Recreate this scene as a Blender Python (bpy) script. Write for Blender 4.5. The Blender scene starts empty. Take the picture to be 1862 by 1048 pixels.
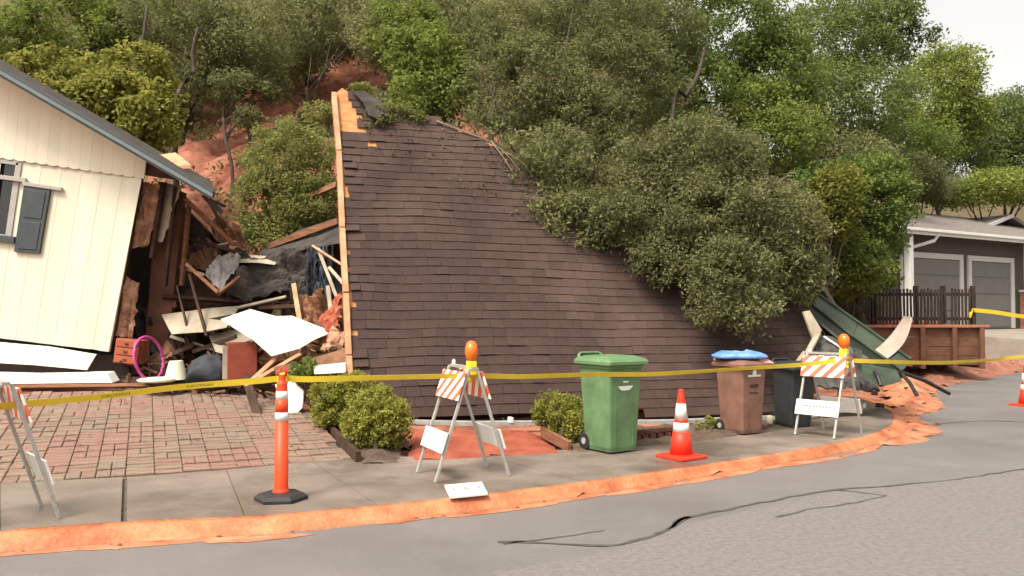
import bpy, bmesh, math, random
import numpy as np
from mathutils import Vector, Matrix, noise
from mathutils.geometry import tessellate_polygon

random.seed(7)
rng = np.random.default_rng(7)
scene = bpy.context.scene
col = scene.collection
V = Vector
PI = math.pi
R = math.radians

# ------------------------------------------------------------------ camera
F, CX, CY, CAMZ = 1500.0, 931.0, 524.0, 1.6
PITCH = math.atan(46.0 / F)
cam_d = bpy.data.cameras.new('camera')
cam_d.sensor_width = 36.0
cam_d.lens = F / 1862.0 * 36.0
cam_d.clip_end = 2000.0
cam = bpy.data.objects.new('camera', cam_d)
col.objects.link(cam)
cam.location = (0, 0, CAMZ)
cam.rotation_euler = (PI / 2 + PITCH, 0, 0)
scene.camera = cam

# ------------------------------------------------------------------ sky, sun, exposure
SUN_EL, SUN_AZ = R(56), R(-142)          # overcast light from high behind the left shoulder
world = bpy.data.worlds.new('World')
scene.world = world
world.use_nodes = True
nt = world.node_tree
bgn = nt.nodes['Background']
sky = nt.nodes.new('ShaderNodeTexSky')
sky.sky_type = 'NISHITA'
sky.sun_disc = False
sky.sun_elevation = SUN_EL
sky.sun_rotation = SUN_AZ
sky.dust_density = 6.0
sky.air_density = 1.0
hs = nt.nodes.new('ShaderNodeHueSaturation')
hs.inputs['Saturation'].default_value = 0.12
nt.links.new(sky.outputs[0], hs.inputs['Color'])
warm = nt.nodes.new('ShaderNodeMix')
warm.data_type = 'RGBA'
warm.blend_type = 'MULTIPLY'
warm.inputs['Factor'].default_value = 1.0
warm.inputs['B'].default_value = (1.0, 0.965, 0.90, 1)
nt.links.new(hs.outputs[0], warm.inputs['A'])
nt.links.new(warm.outputs['Result'], bgn.inputs['Color'])
bgn.inputs['Strength'].default_value = 0.125
sun_d = bpy.data.lights.new('sun', 'SUN')
sun_d.energy = 1.5
sun_d.angle = R(14)
sun_d.color = (1.0, 0.90, 0.76)
sun = bpy.data.objects.new('sun', sun_d)
col.objects.link(sun)
sdir = V((math.sin(SUN_AZ) * math.cos(SUN_EL), math.cos(SUN_AZ) * math.cos(SUN_EL), math.sin(SUN_EL)))
sun.rotation_euler = sdir.to_track_quat('Z', 'Y').to_euler()
sun.location = (0, 0, 30)
vs = scene.view_settings
vs.view_transform = 'Standard'
vs.look = 'None'
vs.exposure = 1.38
vs.gamma = 1.0
vs.use_curve_mapping = False

# ------------------------------------------------------------------ measuring helpers
_fw = V((0, math.cos(PITCH), math.sin(PITCH)))
_up = V((0, -math.sin(PITCH), math.cos(PITCH)))


def ray(px, py):
    return _fw + V((1, 0, 0)) * ((px - CX) / F) + _up * ((CY - py) / F)


def at(px, py, Y):
    r = ray(px, py)
    t = Y / r.y
    return V((r.x * t, Y, CAMZ + r.z * t))


def gp(px, py, z=0.0):
    r = ray(px, py)
    t = (z - CAMZ) / r.z
    return V((r.x * t, r.y * t, z))


def xy(p):
    return (p.x, p.y)


# ------------------------------------------------------------------ materials
MATS = {}


def lin(c):
    return tuple(((x / 255.0) / 12.92 if x / 255.0 <= 0.04045 else (((x / 255.0) + 0.055) / 1.055) ** 2.4) for x in c)


def mat(name, color, rough=0.75, var=0.18, scale=6.0, bump=0.0, bscale=40.0, color2=None, metal=0.0, spec=0.3,
        mix_lo=0.35, mix_hi=0.65, tint=0.0, coords='Object', rough2=None, stretch=None, detail=6.0):
    """procedural material: base colour broken by two scales of noise, optional relief, optional per-face tint"""
    if name in MATS:
        return MATS[name]
    m = bpy.data.materials.new(name)
    m.use_nodes = True
    t = m.node_tree
    N, L = t.nodes, t.links
    b = N['Principled BSDF']
    b.inputs['Roughness'].default_value = rough
    b.inputs['Metallic'].default_value = metal
    b.inputs['Specular IOR Level'].default_value = spec
    tc = N.new('ShaderNodeTexCoord')
    src = tc.outputs[coords]
    if stretch:
        mp = N.new('ShaderNodeMapping')
        mp.inputs['Scale'].default_value = stretch
        L.new(src, mp.inputs['Vector'])
        src = mp.outputs[0]
    n1 = N.new('ShaderNodeTexNoise')
    n1.inputs['Scale'].default_value = scale
    n1.inputs['Detail'].default_value = detail
    n1.inputs['Roughness'].default_value = 0.65
    L.new(src, n1.inputs['Vector'])
    ramp = N.new('ShaderNodeValToRGB')
    c1 = V(color)
    if color2 is None:
        lo = c1 * (1 - var)
        hi = c1 * (1 + var)
    else:
        lo, hi = c1, V(color2)
    ramp.color_ramp.elements[0].position = mix_lo
    ramp.color_ramp.elements[1].position = mix_hi
    ramp.color_ramp.elements[0].color = (*lo, 1)
    ramp.color_ramp.elements[1].color = (*hi, 1)
    L.new(n1.outputs['Fac'], ramp.inputs['Fac'])
    out = ramp.outputs[0]
    if tint > 0:
        a = N.new('ShaderNodeAttribute')
        a.attribute_name = 'tint'
        mr = N.new('ShaderNodeMapRange')
        mr.inputs['To Min'].default_value = 1 - tint
        mr.inputs['To Max'].default_value = 1 + tint
        L.new(a.outputs['Fac'], mr.inputs['Value'])
        mx = N.new('ShaderNodeMix')
        mx.data_type = 'RGBA'
        mx.blend_type = 'MULTIPLY'
        mx.inputs['Factor'].default_value = 1.0
        L.new(out, mx.inputs['A'])
        L.new(mr.outputs[0], mx.inputs['B'])
        out = mx.outputs['Result']
    L.new(out, b.inputs['Base Color'])
    if rough2 is not None:
        mr2 = N.new('ShaderNodeMapRange')
        mr2.inputs['From Min'].default_value = 0.38
        mr2.inputs['From Max'].default_value = 0.62
        mr2.inputs['To Min'].default_value = rough
        mr2.inputs['To Max'].default_value = rough2
        L.new(n1.outputs['Fac'], mr2.inputs['Value'])
        L.new(mr2.outputs[0], b.inputs['Roughness'])
    if bump > 0:
        n2 = N.new('ShaderNodeTexNoise')
        n2.inputs['Scale'].default_value = bscale
        n2.inputs['Detail'].default_value = 5
        L.new(src, n2.inputs['Vector'])
        bp = N.new('ShaderNodeBump')
        bp.inputs['Strength'].default_value = min(1, bump)
        bp.inputs['Distance'].default_value = 0.02
        L.new(n2.outputs['Fac'], bp.inputs['Height'])
        L.new(bp.outputs[0], b.inputs['Normal'])
    MATS[name] = m
    return m


def leaf_mat(name, dark, mid, light):
    m = bpy.data.materials.new(name)
    m.use_nodes = True
    t = m.node_tree
    N, L = t.nodes, t.links
    b = N['Principled BSDF']
    b.inputs['Roughness'].default_value = 0.8
    b.inputs['Specular IOR Level'].default_value = 0.12
    a = N.new('ShaderNodeAttribute')
    a.attribute_name = 'tint'
    r = N.new('ShaderNodeValToRGB')
    e = r.color_ramp.elements
    e[0].position = 0.0
    e[0].color = (*dark, 1)
    e[1].position = 1.0
    e[1].color = (*light, 1)
    k = e.new(0.5)
    k.color = (*mid, 1)
    L.new(a.outputs['Fac'], r.inputs['Fac'])
    L.new(r.outputs[0], b.inputs['Base Color'])
    tr = N.new('ShaderNodeBsdfTranslucent')
    L.new(r.outputs[0], tr.inputs['Color'])
    mx = N.new('ShaderNodeMixShader')
    mx.inputs[0].default_value = 0.46
    L.new(b.outputs[0], mx.inputs[1])
    L.new(tr.outputs[0], mx.inputs[2])
    L.new(mx.outputs[0], N['Material Output'].inputs['Surface'])
    MATS[name] = m
    return m


# ------------------------------------------------------------------ mesh helpers
class MB:
    def __init__(self):
        self.v, self.f, self.t = [], [], []

    def add(self, vs_, fs, tint=None):
        o = len(self.v)
        self.v += [tuple(p) for p in vs_]
        self.f += [tuple(i + o for i in f) for f in fs]
        self.t += [0.5 if tint is None else tint] * len(fs)
        return self

    def box(self, c, s, rot=None, tint=None):
        x, y, z = s[0] / 2, s[1] / 2, s[2] / 2
        p = [V(q) for q in ((-x, -y, -z), (x, -y, -z), (x, y, -z), (-x, y, -z), (-x, -y, z), (x, -y, z), (x, y, z), (-x, y, z))]
        if rot is not None:
            p = [rot @ q for q in p]
        p = [q + V(c) for q in p]
        return self.add(p, ((0, 3, 2, 1), (4, 5, 6, 7), (0, 1, 5, 4), (1, 2, 6, 5), (2, 3, 7, 6), (3, 0, 4, 7)), tint)

    def bar(self, p0, p1, w, h, up=(0, 0, 1), tint=None):
        p0, p1 = V(p0), V(p1)
        d = (p1 - p0).normalized()
        u = V(up)
        if abs(d.dot(u)) > 0.98:
            u = V((0, 1, 0))
        s = d.cross(u).normalized()
        q = s.cross(d).normalized()
        a, b = s * (w / 2), q * (h / 2)
        p = [p0 - a - b, p0 + a - b, p0 + a + b, p0 - a + b, p1 - a - b, p1 + a - b, p1 + a + b, p1 - a + b]
        return self.add(p, ((0, 1, 2, 3), (7, 6, 5, 4), (4, 5, 1, 0), (5, 6, 2, 1), (6, 7, 3, 2), (7, 4, 0, 3)), tint)

    def tube(self, pts, r, n=8, tint=None):
        pts = [V(p) for p in pts]
        rs = r if isinstance(r, (list, tuple)) else [r] * len(pts)
        rings = []
        for i, p in enumerate(pts):
            d = (pts[min(i + 1, len(pts) - 1)] - pts[max(i - 1, 0)]).normalized()
            u = V((0, 0, 1)) if abs(d.z) < 0.9 else V((1, 0, 0))
            s = d.cross(u).normalized()
            q = s.cross(d)
            rings.append([p + (s * math.cos(2 * PI * k / n) + q * math.sin(2 * PI * k / n)) * rs[i] for k in range(n)])
        vs_ = [p for rg in rings for p in rg]
        fs = []
        for i in range(len(pts) - 1):
            for k in range(n):
                fs.append((i * n + k, i * n + (k + 1) % n, (i + 1) * n + (k + 1) % n, (i + 1) * n + k))
        fs.append(tuple(range(n - 1, -1, -1)))
        fs.append(tuple((len(pts) - 1) * n + k for k in range(n)))
        return self.add(vs_, fs, tint)

    def lathe(self, prof, n=24, c=(0, 0, 0)):
        c = V(c)
        vs_, fs = [], []
        for (r, z) in prof:
            for k in range(n):
                vs_.append(c + V((r * math.cos(2 * PI * k / n), r * math.sin(2 * PI * k / n), z)))
        for i in range(len(prof) - 1):
            for k in range(n):
                fs.append((i * n + k, i * n + (k + 1) % n, (i + 1) * n + (k + 1) % n, (i + 1) * n + k))
        fs.append(tuple(range(n - 1, -1, -1)))
        fs.append(tuple((len(prof) - 1) * n + k for k in range(n)))
        return self.add(vs_, fs)

    def loft(self, rings, cap=True):
        n = len(rings[0])
        vs_ = [p for r in rings for p in r]
        fs = []
        for i in range(len(rings) - 1):
            for k in range(n):
                fs.append((i * n + k, i * n + (k + 1) % n, (i + 1) * n + (k + 1) % n, (i + 1) * n + k))
        if cap:
            fs.append(tuple(range(n - 1, -1, -1)))
            fs.append(tuple((len(rings) - 1) * n + k for k in range(n)))
        return self.add(vs_, fs)

    def prism(self, poly, ext, tint=None):
        """polygon of 3D points pushed along ext; concave outlines are tessellated"""
        poly = [V(p) for p in poly]
        ext = V(ext)
        n = len(poly)
        nn = V((0, 0, 0))
        for i in range(n):
            nn += poly[i].cross(poly[(i + 1) % n])
        if nn.dot(ext) > 0:
            poly = poly[::-1]
        tris = tessellate_polygon([poly])
        vs_ = poly + [p + ext for p in poly]
        fs = []
        for t_ in tris:
            a, b, c_ = t_
            nrm = (poly[b] - poly[a]).cross(poly[c_] - poly[a])
            if nrm.dot(ext) > 0:
                a, b, c_ = a, c_, b
            fs.append((a, b, c_))
            fs.append((c_ + n, b + n, a + n))
        for i in range(n):
            j = (i + 1) % n
            fs.append((j, i, i + n, j + n))
        return self.add(vs_, fs, tint)

    def mesh(self, name, m=None):
        me = bpy.data.meshes.new(name)
        me.from_pydata(self.v, [], self.f)
        a = me.attributes.new('tint', 'FLOAT', 'FACE')
        a.data.foreach_set('value', self.t)
        if m is not None:
            me.materials.append(m)
        me.update()
        return me

    def build(self, name, m, parent=None, bevel=0.0, smooth=False, rel=True):
        """rel=True: the vertices are in world space and the parent sits somewhere: keep them there"""
        me = self.mesh(name, m)
        o = bpy.data.objects.new(name, me)
        col.objects.link(o)
        if parent is not None:
            o.parent = parent
            if rel:
                o.matrix_parent_inverse = parent_world(parent).inverted()
        if bevel > 0:
            bv = o.modifiers.new('bevel', 'BEVEL')
            bv.width = bevel
            bv.segments = 2
            bv.limit_method = 'ANGLE'
        if smooth:
            me.shade_smooth()
        return o


def parent_world(p):
    m = Matrix.LocRotScale(p.location, p.rotation_euler, p.scale)
    if p.parent is not None:
        return parent_world(p.parent) @ p.matrix_parent_inverse @ m
    return m


def tag(o, label=None, cat=None, group=None, kind=None):
    if label:
        o['label'] = label
    if cat:
        o['category'] = cat
    if group:
        o['group'] = group
    if kind:
        o['kind'] = kind
    return o


def thing(name, label, cat, loc=(0, 0, 0), rz=0.0, group=None):
    o = bpy.data.objects.new(name, None)
    o.empty_display_size = 0.1
    col.objects.link(o)
    o.location = loc
    o.rotation_euler = (0, 0, rz)
    return tag(o, label, cat, group)


def np_mesh(name, verts, faces4, m, tint=None):
    """fast mesh of separate quads"""
    me = bpy.data.meshes.new(name)
    nv, nf = len(verts), len(faces4)
    me.vertices.add(nv)
    me.vertices.foreach_set('co', np.ascontiguousarray(verts, dtype=np.float32).ravel())
    me.loops.add(nf * 4)
    me.polygons.add(nf)
    me.loops.foreach_set('vertex_index', np.ascontiguousarray(faces4, dtype=np.int32).ravel())
    me.polygons.foreach_set('loop_start', np.arange(0, nf * 4, 4, dtype=np.int32))
    if tint is not None:
        a = me.attributes.new('tint', 'FLOAT', 'FACE')
        a.data.foreach_set('value', np.ascontiguousarray(tint, dtype=np.float32))
    me.materials.append(m)
    me.update(calc_edges=True)
    return me


def link(name, me, parent=None, rel=True):
    o = bpy.data.objects.new(name, me)
    col.objects.link(o)
    if parent is not None:
        o.parent = parent
        if rel:
            o.matrix_parent_inverse = parent_world(parent).inverted()
    return o


def inside(p, poly):
    x, y = p[0], p[1]
    r = False
    n = len(poly)
    j = n - 1
    for i in range(n):
        xi, yi = poly[i]
        xj, yj = poly[j]
        if (yi > y) != (yj > y) and x < (xj - xi) * (y - yi) / (yj - yi) + xi:
            r = not r
        j = i
    return r


def edge_dist(p, poly):
    d = 1e9
    P = V((p[0], p[1]))
    for i in range(len(poly)):
        a, b = V(poly[i]), V(poly[(i + 1) % len(poly)])
        ab = b - a
        t = max(0, min(1, (P - a).dot(ab) / max(1e-9, ab.dot(ab))))
        d = min(d, (P - a - ab * t).length)
    return d


def resample(pts, step):
    pts = [V(p) for p in pts]
    # Catmull-Rom through the points
    out = []
    n = len(pts)
    for i in range(n - 1):
        p0, p1, p2, p3 = pts[max(i - 1, 0)], pts[i], pts[i + 1], pts[min(i + 2, n - 1)]
        k = max(2, int((p2 - p1).length / step))
        for j in range(k):
            t = j / k
            out.append(0.5 * ((2 * p1) + (p2 - p0) * t + (2 * p0 - 5 * p1 + 4 * p2 - p3) * t * t + (3 * p1 - p0 - 3 * p2 + p3) * t ** 3))
    out.append(pts[-1])
    return out


# ------------------------------------------------------------------ shared materials
M_dirt = mat('red_hill_dirt', lin((104, 56, 42)), 0.95, color2=lin((160, 108, 86)), scale=1.6, bump=1.0, bscale=7, detail=10)
M_duff = mat('leaf_duff', lin((62, 54, 34)), 0.95, color2=lin((92, 80, 52)), scale=1.4, bump=0.8, bscale=8, detail=10)
M_asph = mat('asphalt', (0.108, 0.100, 0.096), 0.55, color2=(0.160, 0.147, 0.140), rough2=0.85, scale=0.55, bump=0.35, bscale=160, detail=12, mix_lo=0.3, mix_hi=0.7)
M_asph2 = mat('worn_asphalt', (0.112, 0.102, 0.098), 0.8, color2=(0.186, 0.168, 0.161), scale=22, bump=0.5, bscale=110, detail=12, mix_lo=0.3, mix_hi=0.7)
M_tar = mat('tar', (0.045, 0.042, 0.041), 0.75, color2=(0.085, 0.078, 0.075), scale=14)
M_conc = mat('wet_concrete', (0.100, 0.081, 0.064), 0.28, color2=(0.205, 0.165, 0.137), scale=0.8, bump=0.25, bscale=90, rough2=0.75, detail=9, mix_lo=0.36, mix_hi=0.64)
M_kerb = mat('mud_coated_kerb', lin((140, 78, 50)), 0.6, color2=lin((190, 122, 84)), scale=3.2, bump=0.6, bscale=30, detail=10)
M_mud = mat('orange_mud', lin((138, 76, 50)), 0.6, color2=lin((186, 126, 94)), scale=2.6, bump=0.8, bscale=12, detail=10)
M_bed = mat('paver_bed', (0.105, 0.082, 0.066), 0.95, var=0.3, scale=12, bump=0.4)
M_white = mat('white_paint', (0.60, 0.59, 0.55), 0.55, var=0.05, scale=5)
M_black = mat('black_rubber', (0.022, 0.022, 0.024), 0.55, var=0.25, scale=12)
M_wood = mat('weathered_wood', lin((96, 62, 43)), 0.8, color2=lin((134, 92, 66)), scale=3, stretch=(1, 1, 6), bump=0.3, bscale=30)
M_wood_l = mat('fresh_lumber', lin((158, 112, 82)), 0.75, color2=lin((190, 146, 112)), scale=4, bump=0.2, bscale=40)
M_wood_d = mat('dark_lumber', lin((44, 29, 22)), 0.85, color2=lin((72, 49, 37)), scale=4, bump=0.3, bscale=30)
M_cream = mat('cream_paint', (0.59, 0.56, 0.445), 0.6, color2=(0.52, 0.485, 0.375), mix_lo=0.45, mix_hi=0.8, scale=2.2, stretch=(1, 1, 0.25), tint=0.05, coords='Object')
M_dry = mat('drywall', (0.58, 0.545, 0.42), 0.8, var=0.06, scale=2.2, bump=0.1, bscale=12)
M_dry_s = mat('dusty_drywall', (0.25, 0.205, 0.155), 0.85, color2=(0.38, 0.325, 0.25), scale=3)
M_ins = mat('insulation', lin((132, 92, 72)), 0.95, color2=lin((186, 146, 118)), scale=6, bump=1.0, bscale=14)
M_slate = mat('blue_grey_trim', lin((58, 65, 67)), 0.55, var=0.1, scale=8)
M_gap_shade = mat('painted_gap_shade', (0.05, 0.036, 0.029), 0.95, var=0.3, scale=3)  # near-black colour that paints shade into gaps and the open interior
M_metal = mat('grey_metal', (0.45, 0.45, 0.44), 0.4, var=0.1, scale=8, metal=0.6)
M_grey = mat('grey_sheet', (0.22, 0.20, 0.19), 0.5, var=0.25, scale=4, bump=0.2, bscale=9)
M_char = mat('charcoal_felt', (0.026, 0.022, 0.019), 0.9, color2=(0.066, 0.055, 0.047), scale=4, bump=0.6, bscale=12)
M_bark = mat('bark', (0.05, 0.038, 0.028), 0.9, var=0.35, scale=9, bump=0.7, bscale=20)
M_orange = mat('safety_orange', (0.72, 0.058, 0.014), 0.45, var=0.08, scale=6)
M_refl = mat('reflective_white', (0.62, 0.60, 0.56), 0.35, var=0.05, scale=12)
M_red = mat('cone_red_orange', (0.66, 0.034, 0.014), 0.45, var=0.08, scale=6)

# ------------------------------------------------------------------ ground lines, measured in the photograph
# road edge (kerb foot) from left to right, then round the bend
kerb_top = [gp(*p, 0.10) for p in ((-700, 1075), (-300, 1000), (0, 966), (250, 948), (500, 936), (800, 908), (1000, 884), (1200, 857), (1400, 827), (1520, 806), (1590, 788), (1622, 770), (1618, 752), (1592, 736), (1555, 722))]
kerb_foot = [gp(*p, 0.0) for p in ((-900, 1170), (-300, 1046), (0, 1006), (250, 986), (500, 971), (800, 938), (1000, 912), (1200, 882), (1400, 848), (1520, 828), (1608, 806), (1652, 784), (1650, 758), (1620, 738), (1575, 722))]
walk_back = [gp(*p, 0.10) for p in ((-700, 955), (-300, 908), (0, 880), (250, 866), (450, 850), (640, 834), (800, 828), (1040, 817), (1200, 804), (1310, 790), (1440, 767), (1480, 752), (1500, 742), (1510, 735), (1520, 728))]
road_edge = kerb_foot[:12] + [gp(1668, 745), gp(1700, 712), gp(1760, 694), gp(1862, 676), gp(2000, 660), V((60, 52, 0))]

_re = np.array([[p.x, p.y] for p in road_edge])


def sdist(X, Y):
    """signed distance to the road edge, positive on the house side"""
    P = np.stack([X, Y], -1)
    best = np.full(X.shape, 1e9)
    sign = np.ones(X.shape)
    for i in range(len(_re) - 1):
        a, b = _re[i], _re[i + 1]
        ab = b - a
        t = ((P - a) @ ab) / (ab @ ab)
        lo = -1e9 if i == 0 else 0
        hi = 1e9 if i == len(_re) - 2 else 1
        t = np.clip(t, lo, hi)
        d = P - a - t[..., None] * ab
        dist = np.sqrt((d ** 2).sum(-1))
        cr = ab[0] * d[..., 1] - ab[1] * d[..., 0]
        m_ = dist < best - 1e-9
        best = np.where(m_, dist, best)
        sign = np.where(m_, np.where(cr >= 0, 1, -1), sign)
    return best * sign


def smooth(a, b, x):
    t = np.clip((x - a) / (b - a), 0, 1)
    return t * t * (3 - 2 * t)


def fbm(X, Y, s, seed=0.0):
    out = np.zeros(X.shape)
    it = np.nditer([X, Y, out], op_flags=[['readonly'], ['readonly'], ['writeonly']])
    for x_, y_, o_ in it:
        o_[...] = noise.fractal((float(x_) * s + seed, float(y_) * s - seed, 0.37 * seed), 1.0, 2.0, 4)
    return out


def terrain(X, Y, rough=True):
    X = np.asarray(X, dtype=float)
    Y = np.asarray(Y, dtype=float)
    s = sdist(X, Y)
    k = 0.0965 + (0.05 - 0.0965) * smooth(-2.6, -1.0, X) + (0.24 - 0.05) * smooth(7.0, 10.0, X)
    cap = 0.62 + 0.46 * smooth(7, 11, X)
    lot = np.minimum(0.035 + k * np.maximum(0, s - 2.25), cap)
    z = np.where(s < 0, -0.07, np.where(s < 2.25, -0.07 + 0.105 * smooth(0, 0.6, s), lot))
    yb = np.interp(X, [-40, -8, -3, 0, 4, 6, 9, 13, 20, 40, 90], [14.0, 14.6, 13.6, 13.8, 14.8, 16.4, 24, 33.5, 38, 46, 70])
    hb = np.maximum(0, Y - yb)
    sl = 0.78 - 0.46 * smooth(6, 24, X)
    rise = sl * (np.sqrt(hb * hb + 1.2) - math.sqrt(1.2)) 
    rise = np.where(rise > 24, 24 + (rise - 24) * 0.15, rise)
    z = z + rise
    if rough:
        z = z + np.minimum(1, rise) * (0.9 * fbm(X, Y, 0.22, 3.1) + 0.36 * fbm(X, Y, 0.9, 8.3) + 0.16 * fbm(X, Y, 2.3, 5.3))
    return z


def tz(x, y):
    return float(terrain(np.array([x]), np.array([y]))[0])


def axis(lo, hi, a, b, fine, coarse):
    l_ = list(np.arange(a, b, fine))
    p, st = a, fine
    while p > lo:
        st = min(coarse, st * 1.25)
        p -= st
        l_.insert(0, p)
    p, st = l_[-1], fine
    while p < hi:
        st = min(coarse, st * 1.25)
        p += st
        l_.append(p)
    return np.array(l_)


def slope_hit(px, py):
    r_ = ray(px, py)
    for q in np.arange(13, 60, 0.1):
        if CAMZ + r_.z * q / r_.y <= tz(r_.x * q / r_.y, q):
            return (r_.x * q / r_.y, q)
    return (r_.x * 60 / r_.y, 60)


SCARS = []
for px_, py_, rx_, ry_ in ((395, 285, 1.5, 3.0), (420, 235, 1.3, 2.6), (560, 175, 1.1, 1.8), (650, 150, 1.4, 2.0), (875, 222, 0.9, 1.6), (520, 400, 2.6, 2.2)):
    h_ = slope_hit(px_, py_)
    SCARS.append((h_[0], h_[1], rx_, ry_))
gx = axis(-160, 220, -12, 22, 0.3, 14)
gy = axis(-60, 320, 3, 34, 0.3, 14)
GX, GY = np.meshgrid(gx, gy)
GZ = terrain(GX, GY)
nx_, ny_ = len(gx), len(gy)
idx = np.arange(nx_ * ny_).reshape(ny_, nx_)
quads = np.stack([idx[:-1, :-1], idx[:-1, 1:], idx[1:, 1:], idx[1:, :-1]], -1).reshape(-1, 4)
me = np_mesh('hillside', np.stack([GX, GY, GZ], -1).reshape(-1, 3), quads, M_dirt)
me.shade_smooth()
me.materials.append(M_duff)
# the slip scars: bare red earth in three patches of the slope, duff elsewhere
fc = np.stack([GX, GY], -1).reshape(-1, 2)[quads].mean(1)
fn_ = np.array([noise.fractal((x * 0.5, y * 0.5, 1.0), 1, 2, 4) for x, y in fc])
scarred = np.zeros(len(fc), bool)
for (cx_, cy_, rx_, ry_) in SCARS:
    scarred |= (((fc[:, 0] - cx_) / rx_) ** 2 + ((fc[:, 1] - cy_) / ry_) ** 2 + 0.5 * fn_) < 1
lotz = GZ.reshape(-1)[quads].mean(1)
scarred |= (lotz < 0.9)
me.polygons.foreach_set('material_index', np.where(scarred, 0, 1).astype(np.int32))
tag(link('hillside', me), 'bare red earth hillside behind the houses', kind='structure')

# ---- road
road_pts = [V((p.x, p.y, 0)) for p in resample(road_edge, 0.5)] + [V((90, 40, 0)), V((90, -40, 0)), V((-60, -40, 0)), V((-60, -14, 0))]
mb = MB()
mb.prism(road_pts, (0, 0, -0.05))
road = tag(mb.build('road', M_asph), kind='structure')


def strip(pts, w, z):
    pts = resample(pts, 0.12)
    a, b = [], []
    for i, p in enumerate(pts):
        d = (pts[min(i + 1, len(pts) - 1)] - pts[max(i - 1, 0)])
        s = V((-d.y, d.x, 0)).normalized()
        ww = (w[0] + (w[1] - w[0]) * i / (len(pts) - 1)) * max(0.25, 0.75 + 0.6 * noise.noise(p * 3.0) + 0.5 * noise.noise(p * 13.0))
        p = p + s * 0.03 * noise.noise(p * 6.0)
        a.append(V((p.x, p.y, z)) + s * ww / 2)
        b.append(V((p.x, p.y, z)) - s * ww / 2)
    m_ = MB()
    n = len(pts)
    m_.add(a + b, [(n + i, n + i + 1, i + 1, i) for i in range(n - 1)])
    return m_


worn = [gp(*p, 0.0015) for p in ((1120, 1000), (1240, 955), (1500, 899), (1862, 858), (2300, 815), (2600, 1300), (700, 1300), (900, 1040))]
mb = MB()
mb.prism(worn, (0, 0, 0.0005))
mb.build('worn_road_surface', M_asph2, road)
for seam, w in (([(905, 986), (990, 988), (1100, 993), (1150, 985), (1215, 965), (1240, 945), (1290, 934), (1400, 912), (1510, 893), (1620, 884), (1740, 872), (1862, 854), (2050, 830)], (0.05, 0.042)),
                ([(1412, 942), (1470, 928), (1560, 914), (1612, 902)], (0.04, 0.034)),
                ([(1610, 902), (1560, 896), (1525, 892)], (0.03, 0.03)),
                ([(915, 990), (1010, 978), (1100, 966)], (0.03, 0.015)),
                ([(1190, 972), (1225, 958), (1250, 940)], (0.06, 0.07)),
                ([(1700, 772), (1780, 766), (1862, 768)], (0.05, 0.05))):
    strip([gp(*p) for p in seam], w, 0.0045).build('tar_seam', M_tar, road)

# ---- kerb with mud over it
mb = MB()
kt, kf = resample(kerb_top, 0.25), None
n_ = 140


def along(pts, n):
    pts = resample(pts, 0.1)
    L_ = [0]
    for i in range(1, len(pts)):
        L_.append(L_[-1] + (pts[i] - pts[i - 1]).length)
    out = []
    j = 0
    for i in range(n):
        t = L_[-1] * i / (n - 1)
        while j < len(L_) - 2 and L_[j + 1] < t:
            j += 1
        f = (t - L_[j]) / max(1e-9, L_[j + 1] - L_[j])
        out.append(pts[j].lerp(pts[j + 1], f))
    return out


def corr(A, B, k):
    """matched samples of two measured lines, control point by control point"""
    ra, rb = [], []
    for i in range(len(A) - 1):
        for j in range(k):
            t = j / k
            def cr(P):
                p0, p1, p2, p3 = P[max(i - 1, 0)], P[i], P[i + 1], P[min(i + 2, len(P) - 1)]
                return 0.5 * ((2 * p1) + (p2 - p0) * t + (2 * p0 - 5 * p1 + 4 * p2 - p3) * t * t + (3 * p1 - p0 - 3 * p2 + p3) * t ** 3)
            ra.append(cr(A))
            rb.append(cr(B))
    ra.append(A[-1])
    rb.append(B[-1])
    return ra, rb


ka, kb = corr(kerb_top, kerb_foot, 10)
rings = []
for a, b in zip(ka, kb):
    w_ = 0.012 * noise.noise(a * 2.3)
    o_ = (b - a).normalized()
    rings.append([V((a.x, a.y, -0.05)), V((a.x, a.y, 0.104)), a.lerp(b, 0.30) + V((0, 0, 0.012 + w_)), a.lerp(b, 0.55) + V((0, 0, 0.006 + w_)), a.lerp(b, 0.8) + V((0, 0, 0.002)), b + V((0, 0, 0.005)) + o_ * (0.10 * noise.noise(b * 3.1) + 0.05 * noise.noise(b * 9) + 0.02), V((b.x, b.y, -0.05))])
n = len(rings[0])
mb.add([p for r in rings for p in r], [(i * n + k, (i + 1) * n + k, (i + 1) * n + k + 1, i * n + k + 1) for i in range(len(rings) - 1) for k in range(n - 1)])
kerb = tag(mb.build('kerb', M_kerb, smooth=True), kind='structure')

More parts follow.
